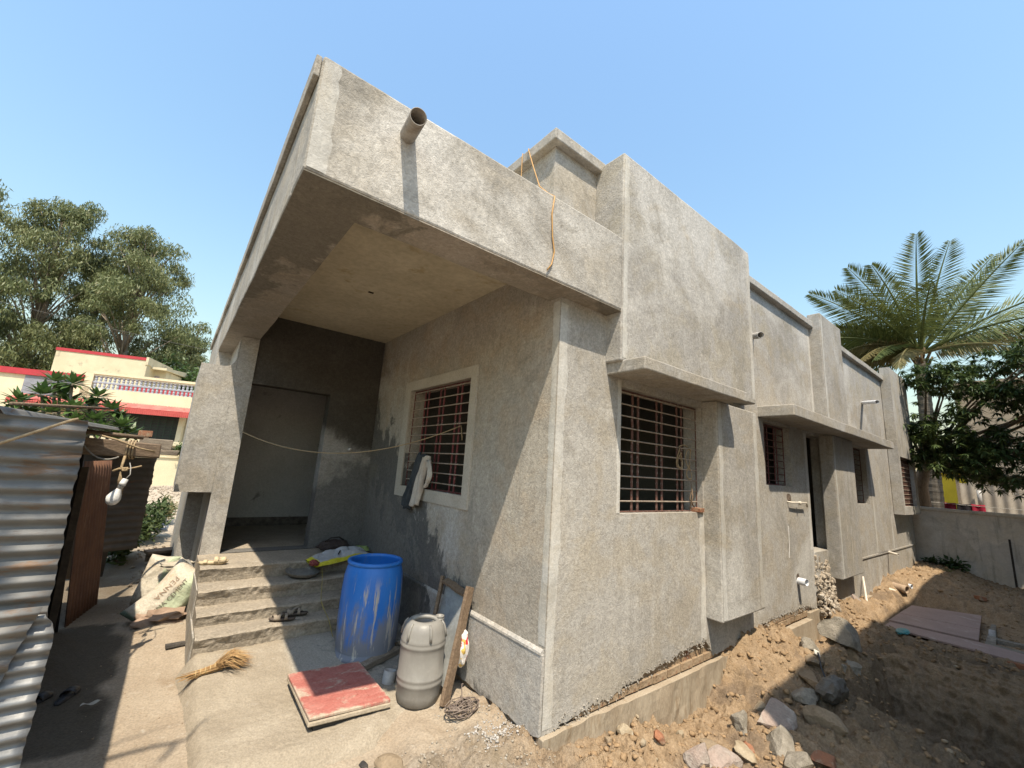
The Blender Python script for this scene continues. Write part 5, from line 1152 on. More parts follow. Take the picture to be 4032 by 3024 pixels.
# ------------------------------------------------------------------ cream house and its garden wall beyond the path
CREAMW = simple('cream_wall_paint', (.64, .57, .40), (.58, .51, .35), 1.2, .85, .15, bump=.003, bscale=30, c3=(.50, .44, .31), s3=1.6, t3=(.6, .75))
STAINW = simple('stained_cream_paint', (.56, .50, .36), (.50, .44, .31), 1.2, .85, .15, c3=(.30, .27, .21), s3=.9, t3=(.56, .68))
REDP = simple('red_trim_paint', (.40, .04, .05), (.34, .035, .045), 3, .6, .3)
REDT = simple('red_painted_sheet', (.46, .085, .075), (.40, .07, .06), 4, .6, .3, bump=.002)
REDS = simple('sunned_red_tile', (.50, .16, .13), (.44, .11, .095), 3, .7, .2, c3=(.34, .08, .06), s3=5, t3=(.55, .66))
GREYT = simple('grey_rough_render', (.255, .27, .30), (.21, .22, .25), 3.0, .9, .15, bump=.03, bscale=6, speck=(.82, 1.15))
BALU = simple('grey_baluster_paint', (.34, .36, .40), (.30, .32, .36), 5, .8, .2)
DARKG = simple('dark_grille', (.015, .02, .018), None, 5, .6, .2)
GLASSD = simple('dark_opening', (.02, .024, .022), (.028, .032, .03), 3, .5, .3)
A_ = math.radians(19); HO = Vector((-2.0, 30, -.1))  # house coordinates from image pixels, cast onto a turned facade plane at chosen depth
CH = empty('cream_house', HO, 'cream house with red coping, grey render panel and pierced balcony wall', 'house'); CH.rotation_euler = (0, 0, -A_)
def hpart(mb, name, mat, bevel=0):
    o = mb.build(name, mat, None, bevel=bevel); o.parent = CH; return o
Z0 = .1
m = MB(); wall(m, 'y', 0.0, .25, -16, -5.2, 0, 5.36); m.box(-5.6, 3, -.0, .25, 4.1 + Z0, 4.90 + Z0); m.box(-16, 3, .25, 9, 0, 4.3)
m.box(-5.52, -5.14, -.004, .25, 4.9 + Z0, 5.85); m.box(-.08, .25, -.004, .25, 4.9 + Z0, 5.85); m.box(-5.14, -.08, -.002, .25, 5.62 + Z0, 5.85); hpart(m, 'wall', CREAMW)
m = MB(); m.box(-5.16, .3, -.05, .27, 5.72 + Z0, 5.86 + Z0); hpart(m, 'coping', CREAMW)
m = MB(); m.box(-16, -5.55, -.12, .3, 5.36, 5.62); m.box(-16, -5.55, -.06, .3, 5.62, 5.70); hpart(m, 'red_coping', REDP)
m = MB(); m.box(-8.1, -6.02, -.03, -.003, 3.9, 5.352); hpart(m, 'grey_render_panel', GREYT)
# balusters: two rows of little grey posts with rails
m = MB(); m.box(-5.14, -.08, .04, .16, 5.22 + Z0, 5.29 + Z0); rail = hpart(m, 'baluster_rail', BALU)
m = MB(); m.lathe([(.10, 0), (.10, .03), (.05, .06), (.075, .17), (.05, .27), (.09, .31), (.09, .40), (.05, .44), (.075, .54), (.05, .64), (.10, .67), (.10, .72)], (0, 0, 0), 8); b0 = hpart(m, 'baluster', BALU)
for k in range(23):
    b = b0 if k == 0 else b0.copy()
    if k: COL.objects.link(b)
    b.location = (-5.02 + .215 * k, .10, 4.9 + Z0)
m = MB(); m.box(-5.1, -.1, 2.5, 2.6, 4.9, 5.15); m.box(-5.1, -.1, 2.5, 2.6, 5.3, 5.6); hpart(m, 'rear_parapet', REDP)
# awning
m = MB()
def aw(u, v): x = -8.0 + 8.6 * u; return (x, -.0 - 1.05 * v, 4.32 - .34 * v + .012 * math.sin(x * 40))
m.grid(aw, 120, 4); m.grid(lambda u, v: (aw(u, v)[0], aw(u, v)[1], aw(u, v)[2] - .03), 120, 4); hpart(m, 'awning', REDS)
m = MB(); x = -8.0
while x < .6: m.box(x, x + .088, -1.07, -1.05, 3.66, 3.965); x += .1
hpart(m, 'awning_fringe', REDT)
m = MB(); m.box(-8, .6, -1.049, -1.03, 3.66, 3.96); hpart(m, 'awning_board', REDP)
m = MB(); m.box(-5.0, -.5, -.02, -.003, .9, 3.9); hpart(m, 'window_opening', GLASSD)
m = MB()
for k in range(16): m.tube([(-5.0, -.10, 1.2 + .16 * k), (-.45, -.10, 1.2 + .16 * k)], .012, 4)
for k in range(14): m.tube([(-5.0 + .35 * k, -.12, .9), (-5.0 + .35 * k, -.12, 3.9)], .012, 4)
hpart(m, 'window_grille', simple('green_dark_steel', (.02, .05, .03), None, 5, .6, .3))
m = MB(); m.box(-.45, -.2, -.3, -.0035, 0, 4.0); hpart(m, 'pillar', CREAMW)
# stair-head block on the roof
m = MB(); m.box(-9.9, -4.85, 5.0, 5.25, 4.3, 7.75); m.box(-9.9, -9.7, 5.25, 9, 4.3, 7.75); m.box(-5.05, -4.85, 5.25, 9, 4.3, 7.72); hpart(m, 'stair_block', STAINW)
m = MB(); m.box(-9.93, -4.95, 4.96, 5.3, 7.752, 7.95); hpart(m, 'red_coping', REDP)
m = MB(); m.box(-4.95, -4.80, 4.95, 9, 7.45, 8.0); m.prism([(5.6, 7.30), (9.2, 7.42), (9.2, 7.80), (5.6, 7.46)], 'x', -4.849, -3.9); hpart(m, 'cap', STAINW)
m = MB(); m.box(-4.849, -4.1, 6.2, 9, 4.3, 7.32); hpart(m, 'stair_annex', STAINW)
m = MB(); m.box(-4.75, -4.45, 6.18, 6.198, 6.4, 6.9); hpart(m, 'shutter', simple('mauve_shutter', (.36, .30, .31), (.3, .25, .26), 9))

GW = empty('garden_wall', (-2.6, 24, -.1), 'cream garden wall with a pierced block band, in front of the cream house', 'wall')
m = MB(); m.box(-6, 2, 24, 24.2, -.1, 1.32); m.build('wall', CREAMW, GW)
m = MB(); m.box(-6, 2, 23.94, 24.26, 1.32, 1.40); m.box(-6, 2, 23.92, 24.28, 1.90, 2.10); m.build('coping', CREAMW, GW)
m = MB(); m.box(-6, 2, 24.08, 24.18, 1.40, 1.90); m.build('block_back', simple('shadowed_block', (.30, .27, .2)), GW)
bb = None
for k in range(24):
    m = MB()
    if bb is None:
        m.pipe((0, 24.02, 1.65), (0, 24.08, 1.65), .10, .03, 10); m.box(-.15, -.115, 24.02, 24.08, 1.41, 1.89); m.box(-.115, .15, 24.02, 24.08, 1.41, 1.47); m.box(-.115, .15, 24.02, 24.08, 1.83, 1.89)
        bb = m.build('pierced_block', CREAMW, GW); q = bb
    else: q = bb.copy(); COL.objects.link(q)
    q.location.x = -5.8 + .30 * k + 2.6 * 0
bushy('garden_plant', (-2.15, 23.6, 1.75), (.35, .25, .5), 420, .13, .06, GRN, 'small green plant hanging over the garden wall', 'plant', 51, None, .4)
gm = simple('gravel_heap_stone', (.32, .265, .20), (.44, .37, .29), 26, .95, .1, bump=.01, bscale=60)
rg = np.random.default_rng(71); m = MB()
for k in range(520):
    x, y = rg.normal(-2.3, .8), rg.normal(19.8, 1.8); z = .18 * math.exp(-((x + 2.2) ** 2 / 4 + (y - 20.5) ** 2 / 6)) + float(ground_height(np.array([x]), np.array([y]), False)[0]) + .13 * math.exp(-((x + 2.2) ** 2 / 4 + (y - 20.5) ** 2 / 6))
    V, F = rock_pts(1, rg, rg.uniform(.02, .06, 3), 3); m.np(V + np.array([x, y, z]), F)
o = m.build('gravel_heap', gm, None, fix=False); tag(o, 'heap of brown gravel along the foot of the garden wall', kind='stuff')

# overhead wires far left and right
WB = simple('power_line', (.12, .12, .12))
m = MB(); m.tube(sag((-20, 38, 11.0), (8, 36, 9.0), .5, 12), .013, 4); o = m.build('overhead_wire', WB, smooth=True); tag(o, 'thin overhead wire crossing in front of the eucalyptus trees', 'wire')
m = MB(); m.tube(sag((19, 6, 4.4), (24, -8, 5.6), .1, 8), .012, 4); o = m.build('overhead_wire', WB, smooth=True); tag(o, 'upper thin wire beside the palm trunk', 'wire')
m = MB(); m.tube(sag((20, 6, 4.25), (24, -8, 4.1), .1, 8), .010, 4); o = m.build('overhead_wire', WB, smooth=True); tag(o, 'lower thin wire beside the palm trunk', 'wire')

# ------------------------------------------------------------------ right side: compound wall, palm, mango, neighbours
CW = empty('compound_wall', (14.35, -2, -.3), 'grey cement compound wall at the far end of the plot', 'wall')
CWM = plaster('compound_wall_render', base=(.54, .49, .43), pale=(.60, .56, .50), warm=(.54, .475, .39), grain=.4, streak=.5, damp=((0, 0, -2.0, -.05, 2, 1.2, (.28, .21, .15), .5),))
m = MB(); m.box(14.35, 14.52, -9, 3.5, -.5, 1.55); m.build('wall', CWM, CW)
m = MB(); m.box(14.30, 14.56, -9, 3.5, 1.552, 1.63); m.build('coping', CWM, CW, bevel=.01)
m = MB(); m.box(14.33, 14.349, -1.74, -1.70, -.3, 1.0); m.build('joint', simple('dark_crack', (.05, .04, .035)), CW)
# coconut palm
PALM = leaf_mat('palm_leaflet', (.085, .11, .03), (.135, .155, .05), .6, .28, .8)
PALMB = leaf_mat('drying_palm_leaflet', (.15, .145, .05), (.24, .19, .085), .55, .25, .9)
PTR = simple('palm_bark', (.13, .115, .095), (.085, .075, .062), 2, .9, .1, bump=.02, bscale=3, stretch=(.6, .6, 9))
px, py = 18.0, .02
PT = empty('coconut_palm', (px, py, -.1), 'coconut palm with broad fronds rising behind the end of the house', 'palm')
m = MB(); zz = np.linspace(-.1, 6.75, 60); m.tube([(px + .05 * math.sin(z * .5), py - .10 * (z / 6.7), z) for z in zz], [.225 - .008 * z + .012 * (k % 2) for k, z in enumerate(zz)], 14); m.build('trunk', PTR, PT)
PC = Vector((px + .02, py - .12, 6.95))
def frond(dirv, L, droop, mat, seed, width=.75, hang=.35, twist=0.0):
    rng = np.random.default_rng(seed); d = Vector(dirv).normalized(); n = 40; pts = []
    side = d.cross(Vector((0, 0, 1))) * .45 + d.cross(Vector((-1, 0.1, -.1))) * (1 if d.y > -.05 else -1) * -.8; side.normalize()
    for k in range(n):
        s = k / (n - 1); pts.append(PC + d * L * s + Vector((0, 0, -droop * L * s ** 2.2)) + side * .05 * L * math.sin(seed) * s * s)
    m = MB(); m.tube(pts, [.05 * (1 - s) ** .8 + .007 for s in np.linspace(0, 1, n)], 5); Cc, Dd, Nn, Ll, Ww = [], [], [], [], []
    for k in range(n - 1):
        for j in range(3):
            s = (k + j / 3) / (n - 1)
            if s < .13: continue
            p = pts[k].lerp(pts[k + 1], j / 3); tt = (pts[k + 1] - pts[k]).normalized(); up = side.cross(tt).normalized()
            if up.z < 0 and abs(d.z) < .9: up = -up
            for sg in (-1, 1):
                sd = (side * math.cos(twist) + up * math.sin(twist)) * sg
                v = sd * 1.0 + tt * (.35 + .75 * s) + up * (.22 - hang * (.4 + .6 * rng.uniform())) + Vector(rng.normal(size=3) * .05)
                v.z -= hang * .6
                Cc.append(p); Dd.append(v); Nn.append(up + Vector(rng.normal(size=3) * .25)); Ll.append(width * (math.sin(math.pi * min(1, .18 + s * .80)) ** .6) * rng.uniform(.82, 1.08)); Ww.append(.036)
    V, F = leaves(np.array([tuple(c) for c in Cc]), np.array([tuple(c) for c in Dd]), np.array([tuple(c) for c in Nn]), np.array(Ll), np.array(Ww), .22)
    m.np(V, F); return m.build('frond', mat, PT, fix=False)
FR_ = [((-.10, -.05, 1), 4.9, .0, .0), ((.1, -.22, 1), 4.9, .02, 0), ((-.1, .36, 1), 4.8, .03, 0), ((-.35, .78, 1), 4.9, .10, 0), ((-.3, 1.0, .70), 4.3, .22, 0), ((-.2, -.82, 1), 4.8, .08, 0), ((.5, -.42, 1), 4.6, .1, 0),
       ((-.35, 1.0, .95), 3.9, .30, 0), ((.15, 1.0, .85), 4.6, .28, 0), ((-.5, -.9, .35), 4.6, .22, 0), ((.2, -1, .45), 4.2, .25, 0), ((-.7, .5, .9), 4.2, .22, 0), ((.6, .3, 1), 4.4, .15, 0), ((-.8, -.25, .9), 4.0, .25, 0), ((-.55, .15, 1), 4.5, .12, 0), ((.1, .55, 1), 4.9, .08, 0), ((.2, -.5, 1), 4.8, .08, 0), ((-.1, -1.0, .6), 4.9, .16, 0), ((.1, 1, .62), 4.8, .2, 0), ((-.6, .95, .6), 4.0, .28, 0), ((.3, 1.0, .55), 4.6, .18, 0)]
for k, (dv, L, dr, q) in enumerate(FR_): frond(dv, L * .96, dr + .05, PALM, 100 + k, .94, .40, .1)
FB_ = [((-.35, 1.0, .32), 3.2, .38), ((-.5, .75, .15), 3.0, .42), ((-.8, .55, .45), 2.6, .60), ((-.3, .9, .05), 2.9, .30), ((-.55, -.85, .10), 3.3, .34), ((-.4, -1.0, .18), 3.8, .26), ((-.85, .15, .2), 2.4, .62), ((.4, .9, .1), 3.0, .4), ((-.6, .8, .55), 3.0, .5), ((-.2, 1, .5), 3.1, .5), ((-.7, .95, .25), 2.9, .5), ((-.75, .35, .35), 2.5, .6)]
for k, (dv, L, dr) in enumerate(FB_): frond(dv, L, dr, PALMB if k % 4 != 3 else PALM, 200 + k, .62, .55, .0)
m = MB()
for k in range(14):
    a = k * 2.4; m.tube([(PC.x + .16 * math.cos(a), PC.y + .16 * math.sin(a), 6.45 + .03 * k), (PC.x + .30 * math.cos(a), PC.y + .30 * math.sin(a), 6.75 + .03 * k)], [.05, .03], 5)
m.build('leaf_bases', simple('brown_fibre', (.16, .11, .06), (.1, .07, .04), 9), PT, smooth=True)
# mango tree with layered foliage
MG = leaf_mat('mango_leaf', (.042, .072, .022), (.068, .10, .03), .5, .25, .7, (.15, .17, .045))
MT = empty('mango_tree', (16.0, -.0, -.1), 'dense dark mango tree in layers over the compound wall', 'tree')
rng = np.random.default_rng(33)
m = MB(); m.tube([(16.0, .0, -.1), (16.0, 0, 1.2), (15.9, .02, 2.2), (15.6, -.2, 3.0)], [.23, .20, .18, .14], 10)
cl = []
for (yc, zc, ry, rz, n) in [(-2.0, 6.0, .9, .42, 12), (-1.1, 5.75, .8, .35, 10), (-.45, 5.55, .5, .28, 7), (-3.3, 6.0, 1.2, .6, 14), (-1.7, 5.1, .9, .35, 11), (-2.6, 4.7, .9, .5, 12), (-1.2, 4.6, .35, .25, 4), (-.05, 4.25, .42, .36, 8), (-.3, 3.8, .6, .32, 9), (-1.2, 3.85, .8, .26, 9), (-.15, 3.2, .55, .32, 9), (-1.0, 3.25, .8, .35, 11), (-1.9, 3.3, .8, .35, 10), (-1.6, 2.7, .8, .28, 10), (-2.3, 2.5, .6, .4, 8), (-.9, 2.8, .6, .22, 7), (-3.2, 3.4, 1.2, 1.2, 20), (-4.4, 4.4, 1.2, 1.6, 24), (-5.4, 4.4, 1.2, 1.6, 18)]:
    for k in range(n):
        q0 = np.array((16.9 + rng.uniform(-1.5, .6) - (.9 if yc < -2.8 else 0), yc + rng.normal(0, ry * .45), zc + rng.normal(0, rz * .5))); cl.append(tuple(q0 * .875 + np.array((-2.0, -.35, .24)) * 1.0 + np.array((1.69, .03, 0))))  # cluster points scaled about the camera, which brings the crown nearer
for k, c in enumerate(cl):
    if k % 7 == 0: m.tube([(15.7, -.15, 2.8), (15.7 * .5 + c[0] * .5, c[1] * .5 - .1, (2.8 + c[2]) * .5 + .25), c], [.06, .035, .01], 5)
m.build('trunk', WOOD, MT, smooth=True)
Cs, Ds, Ns = [], [], []
for c in cl:
    for q in range(9):
        p = np.array(c) + rng.normal(size=3) * np.array([.26, .25, .12]); nn = 19; a = rng.uniform(0, 6.28, nn); el = rng.normal(-.35, .4, nn)
        Ds.append(np.stack([np.cos(a) * np.cos(el), np.sin(a) * np.cos(el), np.sin(el)], 1)); Cs.append(np.repeat(p[None], nn, 0)); Ns.append(np.stack([np.cos(a) * .3, np.sin(a) * .3, np.ones(nn)], 1))
C = np.concatenate(Cs); V, F = leaves(C, np.concatenate(Ds), np.concatenate(Ns), rng.uniform(.13, .24, len(C)), rng.uniform(.038, .056, len(C)), .3)
fast_mesh('crown', V, F, MG, MT)
# beige building behind, yellow strip, shed sheets, clothes line
NB = empty('beige_building', (22, -5, -.1), 'plain beige building half hidden by the mango tree', 'building')
m = MB(); m.box(21, 30, -14, -.55, -.1, 6.2); m.build('wall', simple('shaded_beige_render', (.36, .31, .25), (.31, .265, .21), 1.5, .9, .1), NB)
m = MB(); m.box(20.9, 30.1, -14.1, -.45, 6.2, 6.35); m.build('roof_edge', simple('beige_trim', (.34, .29, .23)), NB)
TS = empty('tin_lean_to', (19, -2.4, -.1), 'pale sheet lean-to behind the clothes line', 'shed')
m = MB(); m.grid(lambda u, v: (19 + .02 * math.sin(u * 120), -5.5 + 5.05 * u, -.1 + 2.55 * v), 200, 3); m.build('sheet_wall', simple('pale_tin_sheet', (.38, .34, .28), (.32, .28, .23), 3, .7, .3), TS, smooth=True)
m = MB(); m.obox((18.95, -.5, 1.25), (.08, .08, 2.7)); m.obox((18.95, -2.2, 1.25), (.08, .08, 2.5)); m.build('post', WOODG, TS)
m = MB(); m.tube([(18.85, -.98, 1.75), (18.85, -.98, 2.25)], .055, 8); o = m.build('vent_pipe', PVC, TS, smooth=True)
YB = empty('yellow_house', (27, 2, -.1), 'bright yellow house wall glimpsed behind the tree trunk', 'house')
m = MB(); m.box(27, 30, -.45, 6, -.1, 3.1); m.build('wall', simple('bright_yellow_paint', (.75, .55, .05), (.68, .49, .04), 2, .8, .2), YB)
m = MB(); m.box(26.9, 30.1, -.5, 6.1, 3.1, 3.2); m.build('roof_edge', simple('pale_trim', (.6, .55, .45)), YB)
m = MB(); m.box(26.98, 26.999, 1.2, 2.2, .9, 2.1); m.build('window', GLASSD, YB)
m = MB(); m.tube(sag((16.2, .2, 1.78), (16.2, -3.2, 1.74), .03, 8), .007, 5); o = m.build('clothes_line', simple('white_cord', (.4, .38, .34)), smooth=True, origin=(16.2, 0, 1.77)); tag(o, 'pale clothes line strung behind the compound wall', 'rope')
def hung(y0, y1, z0, z1, mat, label, seed):
    m = MB(); m.grid(lambda u, v: (16.2 + .02 * math.sin(u * 9 + seed) * (1.2 - v) + (.006 if v > .97 else .012), y0 + (y1 - y0) * u, z0 + (z1 - z0) * v - .01 * math.sin(u * 3.1)), 14, 8)
    o = m.build('hung_cloth', mat, None, smooth=True, fix=False); o.modifiers.new('thick', 'SOLIDIFY').thickness = .01; tag(o, label, 'cloth', 'cloths on the clothes line behind the wall')
hung(-.67, -.42, 1.45, 1.79, simple('dull_crimson_cloth', (.20, .018, .035), (.16, .015, .03), 6), 'dull crimson cloth at the left of the clothes line', 1)
hung(-.98, -.68, 1.45, 1.78, simple('black_cloth', (.018, .016, .02), (.03, .027, .03), 6), 'black cloth in the middle of the clothes line', 2)
hung(-1.26, -.985, 1.45, 1.79, simple('bright_crimson_cloth', (.36, .02, .05), (.28, .018, .04), 6), 'brighter crimson cloth at the right of the clothes line', 3)
bushy('vine', (14.1, -.38, .12), (.12, .55, .26), 320, .13, .07, leaf_mat('vine_leaf', (.03, .06, .02), (.06, .09, .025), .5, .2, 2), 'dark vine with bare stems at the foot of the compound wall', 'plant', 61, None, .2)
bushy('weeds', (13.7, -.45, .02), (.15, .28, .12), 260, .12, .025, leaf_mat('fresh_grass', (.11, .15, .03), (.16, .19, .05), .6, .25, 2), 'bright green grass tuft below the vine', 'weeds', 62, None, .8)
# neighbour that shades the trench, just outside the picture on the right, and the tree that shades the tin sheet
NH = empty('neighbour_house', (8, -6, -.3), 'tall plastered neighbouring house along the right edge of the plot', 'house')
m = MB(); m.box(.85, 12.6, -10, -3.19, -.6, 5.88); m.build('wall', plaster('neighbour_render', base=(.42, .39, .35)), NH)
m = MB(); m.box(.80, 12.65, -10.1, -3.16, 5.882, 6.0); m.build('coping', PL_SMOOTH, NH)
m = MB(); m.box(4, 5.2, -3.189, -3.17, 1.4, 2.6); m.build('window', GLASSD, NH)
# shade tree behind the viewer on the left: only its shadow falls into the picture
ST = empty('shade_tree', (-7.2, -3.8, -.1), 'spreading tree behind the tin shed whose shadow dapples the sheets', 'tree')
rng = np.random.default_rng(91); m = MB(); m.tube([(-7.2, -3.8, -.1), (-7.0, -3.7, 2.5), (-6.5, -3.4, 4.5)], [.22, .18, .14], 9)
m.tube([(-6.5, -3.4, 4.5), (-5.4, -2.3, 5.5), (-4.5, -1.35, 5.98), (-4.2, -1.12, 6.01), (-3.96, -1.11, 6.01), (-3.72, -1.17, 6.07), (-3.6, -1.05, 6.07)], [.09, .05, .032, .026, .02, .014, .007], 7)
m.tube([(-4.5, -1.35, 5.98), (-4.18, -.96, 6.01), (-3.85, -.88, 6.0)], [.014, .010, .005], 6); m.tube([(-3.84, -1.14, 6.04), (-3.80, -1.18, 6.0), (-3.88, -1.30, 5.98)], [.012, .022, .012], 6)
m.tube([(-6.5, -3.4, 4.5), (-5.6, -2.6, 6.4), (-4.9, -2.2, 7.4)], [.12, .07, .03], 7)
m.build('trunk', WOOD, ST, smooth=True)
Cs = []
for (sx_, sz_, t_, r, n) in [(-3.30, 1.9, 2.7, .25, 170), (-3.42, 1.45, 2.9, .27, 190), (-3.42, 1.0, 2.6, .22, 140), (-3.3, .5, 2.8, .2, 80), (-3.02, 1.55, 2.8, .06, 8), (-2.9, .75, 2.7, .07, 10), (-2.98, 1.97, 2.8, .12, 40), (-3.7, 1.5, 2.8, .5, 420), (-3.8, 1.0, 2.9, .45, 300)]:
    p = rnd_unit(rng, n) * (rng.uniform(0, 1, (n, 1)) ** .4) * r; Cs.append(p + np.array((sx_ - .62 * t_, .25 - t_, sz_ + 2.28 * t_)))
C = np.concatenate(Cs); D = rng.normal(size=C.shape); V, F = leaves(C, D, rnd_unit(rng, len(C)), rng.uniform(.13, .22, len(C)), rng.uniform(.06, .10, len(C)))
fast_mesh('crown', V, F, GRN, ST)

# ------------------------------------------------------------------ rubble, rocks and the tiled pit on the right
RK_G = simple('grey_concrete_lump', (.255, .23, .19), (.185, .165, .132), 9, .95, .1, bump=.012, bscale=50, c3=(.34, .31, .265), s3=6, t3=(.55, .7))
RK_P = simple('pinkish_stone', (.30, .235, .20), (.255, .215, .185), 6, .95, .1, bump=.012, bscale=40, c3=(.36, .325, .285), s3=5, t3=(.52, .68))
RK_Y = simple('pale_buff_stone', (.34, .285, .205), (.28, .22, .145), 7, .95, .1, bump=.012, bscale=40, c3=(.40, .365, .30), s3=5, t3=(.55, .7))
RK_B = simple('earth_brown_stone', (.26, .20, .135), (.20, .155, .105), 7, .95, .1, bump=.012, bscale=40)
def gz(x, y): return float(ground_height(np.array([x]), np.array([y]))[0])
ROCKS = [(2.52, -.60, (.20, .13, .12), RK_P, 'large pinkish boulder, biggest rock at the edge of the shade'), (2.16, -.80, (.24, .13, .10), RK_G, 'long grey concrete slab tilted below the pinkish boulder'),
    (1.78, -.70, (.10, .09, .08), RK_Y, 'pale buff stone at the bottom right of the sunlit soil'), (1.50, -.62, (.13, .11, .09), RK_P, 'pink-white stone at the bottom edge, second from the buff stone'),
    (1.30, -.52, (.10, .08, .07), RK_P, 'reddish pale stone at the bottom edge beside the pink-white one'), (1.08, -.30, (.055, .05, .04), BRICK_M, 'small red brick fragment on the sunlit soil near the plinth'),
    (1.48, -.24, (.035, .03, .045), RK_Y, 'tiny pale stone standing against the plinth beam'), (.86, -.12, (.055, .05, .045), RK_Y, 'buff clod at the left end of the trench below the plinth'), (.62, -.13, (.045, .04, .04), RK_B, 'brown clod near the house corner in the trench'),
    (2.12, -.46, (.08, .07, .08), RK_G, 'upright grey chunk just left of the pinkish boulder'), (1.62, -.47, (.10, .08, .06), RK_B, 'earth-brown rock between the soil slope and the bottom stones'), (2.0, -.98, (.16, .13, .10), RK_G, 'broad grey rubble block in the lower shade'),
    (2.75, -.38, (.08, .06, .06), RK_Y, 'light fragment at the foot of the sunlit soil slope'), (4.5, -.34, (.12, .10, .08), RK_G, 'rounded grey lump left of the broken mortar mass'), (3.95, -.52, (.17, .09, .06), RK_B, 'flat brown rock lying across the rubble ridge'),
    (3.55, -.62, (.18, .08, .07), RK_B, 'narrow brown slab leaning down the rubble ridge'), (3.75, -.78, (.14, .07, .09), RK_B, 'wedge of brown rock beside the dark tarpaulin'), (3.20, -.70, (.12, .10, .07), RK_G, 'crumbled pale grey mortar heap at the ridge foot'),
    (5.0, -.55, (.19, .15, .17), RK_G, 'big grey broken mortar mass on top of the rubble ridge'), (4.62, -.72, (.15, .11, .10), RK_G, 'grey mortar slab sliding off the big mortar mass'), (2.9, -.95, (.15, .12, .09), RK_B, 'brown rock half buried beside the pit'),
    (7.85, .0, (.15, .09, .12), RK_P, 'pinkish clod against the wall under the second bay'), (1.95, -.62, (.07, .06, .06), BRICK_M, 'red brick stub wedged under the long grey slab'), (2.28, -1.12, (.09, .06, .05), BRICK_M, 'dark red brick piece at the bottom edge in the shade')]
for k, (x, y, s, mt, lb) in enumerate(ROCKS):
    V, F = rock_pts(3, np.random.default_rng(300 + k), tuple(1.5 * q for q in s), 16, .085 if mt is RK_G else .05, .36); m = MB(); m.np(V, F); o = m.build('brick_fragment' if mt is BRICK_M else 'rock', mt, None, fix=False); o.location = (x, y, gz(x, y) + s[2] * .30)
    tag(o, lb, 'brick' if mt is BRICK_M else 'rock', 'rocks and rubble lumps along the trench')
rng = np.random.default_rng(77)
def scatter(name, n, xr, yr, sz, mat, label, dens=None, seed=1):
    rng = np.random.default_rng(seed); Vs, Fs, base = [], [], 0; xs = rng.uniform(*xr, n * 3); ys = rng.uniform(*yr, n * 3)
    keep = np.ones(len(xs), bool) if dens is None else rng.uniform(size=len(xs)) < dens(xs, ys); xs, ys = xs[keep][:n], ys[keep][:n]; zs = ground_height(xs, ys)
    pool = [rock_pts(1, rng, (1, .8, .62), 9, .05, .3) for q in range(24)]
    for x, y, z in zip(xs, ys, zs):
        V, F = pool[rng.integers(24)]; r = sz[0] + (sz[1] - sz[0]) * rng.uniform() ** 3.0; a = rng.uniform(0, 6.28); c, s = math.cos(a), math.sin(a)
        W = V * r; W = np.stack([W[:, 0] * c - W[:, 1] * s, W[:, 0] * s + W[:, 1] * c, W[:, 2]], 1) + np.array([x, y, z + r * .15]); Vs.append(W); Fs.append(F + base); base += len(W)
    o = fast_mesh(name, np.concatenate(Vs), np.concatenate(Fs), mat); return tag(o, label, kind='stuff')
CLOD = simple('loose_soil_clod', (.31, .21, .12), (.24, .165, .098), 3, .97, .08, bump=.006, bscale=60, c3=(.30, .25, .18), s3=5, t3=(.58, .7))
scatter('soil_clods', 4200, (.2, 7.4), (-2.2, .02), (.005, .055), CLOD, 'loose clods of dug brown soil', lambda x, y: soil_mask(x, y) * (.4 + .6 * (fbm(x * 2, y * 2, 0, 2, 5) > .45)), 5)
scatter('soil_clods', 700, (8.0, 14.2), (-2.2, .02), (.012, .06), CLOD, 'loose soil clods towards the compound wall', None, 6)
scatter('rubble', 1700, (-1.7, .45), (-.2, 1.05), (.003, .022), simple('pale_rubble_chip', (.34, .31, .265), (.27, .225, .17), 6, .95, .1, bump=.005, bscale=80), 'pale mortar chips and pebbles in front of the landing', lambda x, y: np.clip(soil_mask(x, y) * 1.2 + .25 * (x > -.5), 0, 1) * (x < .02 + .0 * y), 7)
scatter('pebbles', 300, (-.42, -.02), (.12, .50), (.008, .02), simple('white_pebble', (.42, .40, .375), (.32, .305, .285), 9, .9, .1), 'patch of whitish pebbles by the house corner', lambda x, y: np.exp(-((x + .2) ** 2 / .03 + (y - .27) ** 2 / .02)), 8)
scatter('path_grit', 420, (-2.75, -2.06), (.9, 4.6), (.002, .011), simple('path_chip', (.36, .29, .21), (.25, .18, .12), 9, .95, .1), 'grit and chips scattered on the path', lambda x, y: .35 + .65 * (y > 3.2), 9)
scatter('path_grit', 320, (-2.7, -2.1), (4.6, 9), (.01, .05), simple('path_lump', (.27, .22, .165), (.2, .16, .12), 5, .95, .1), 'dried mud lumps on the path beside the house', None, 10)
for k, (x, y, s, mt, lb, nm) in enumerate([(-.93, .50, (.14, .09, .055), RK_B, 'flat dark stone at the bottom edge of the photo below the jerrycan', 'rock'), (-1.08, .64, (.055, .03, .02), simple('black_char', (.03, .028, .027), (.05, .045, .04), 9), 'black charred chip on the rubble below the red cover', 'charcoal'), (-1.22, .56, (.035, .03, .02), BRICK_M, 'small reddish brick chip on the rubble below the red cover', 'brick_fragment')]):
    V, F = rock_pts(3, np.random.default_rng(500 + k), s, 9, .05); m = MB(); m.np(V, F); o = m.build(nm, mt, None, fix=False); o.location = (x, y, gz(x, y) + s[2] * .4); tag(o, lb, nm.split('_')[0])
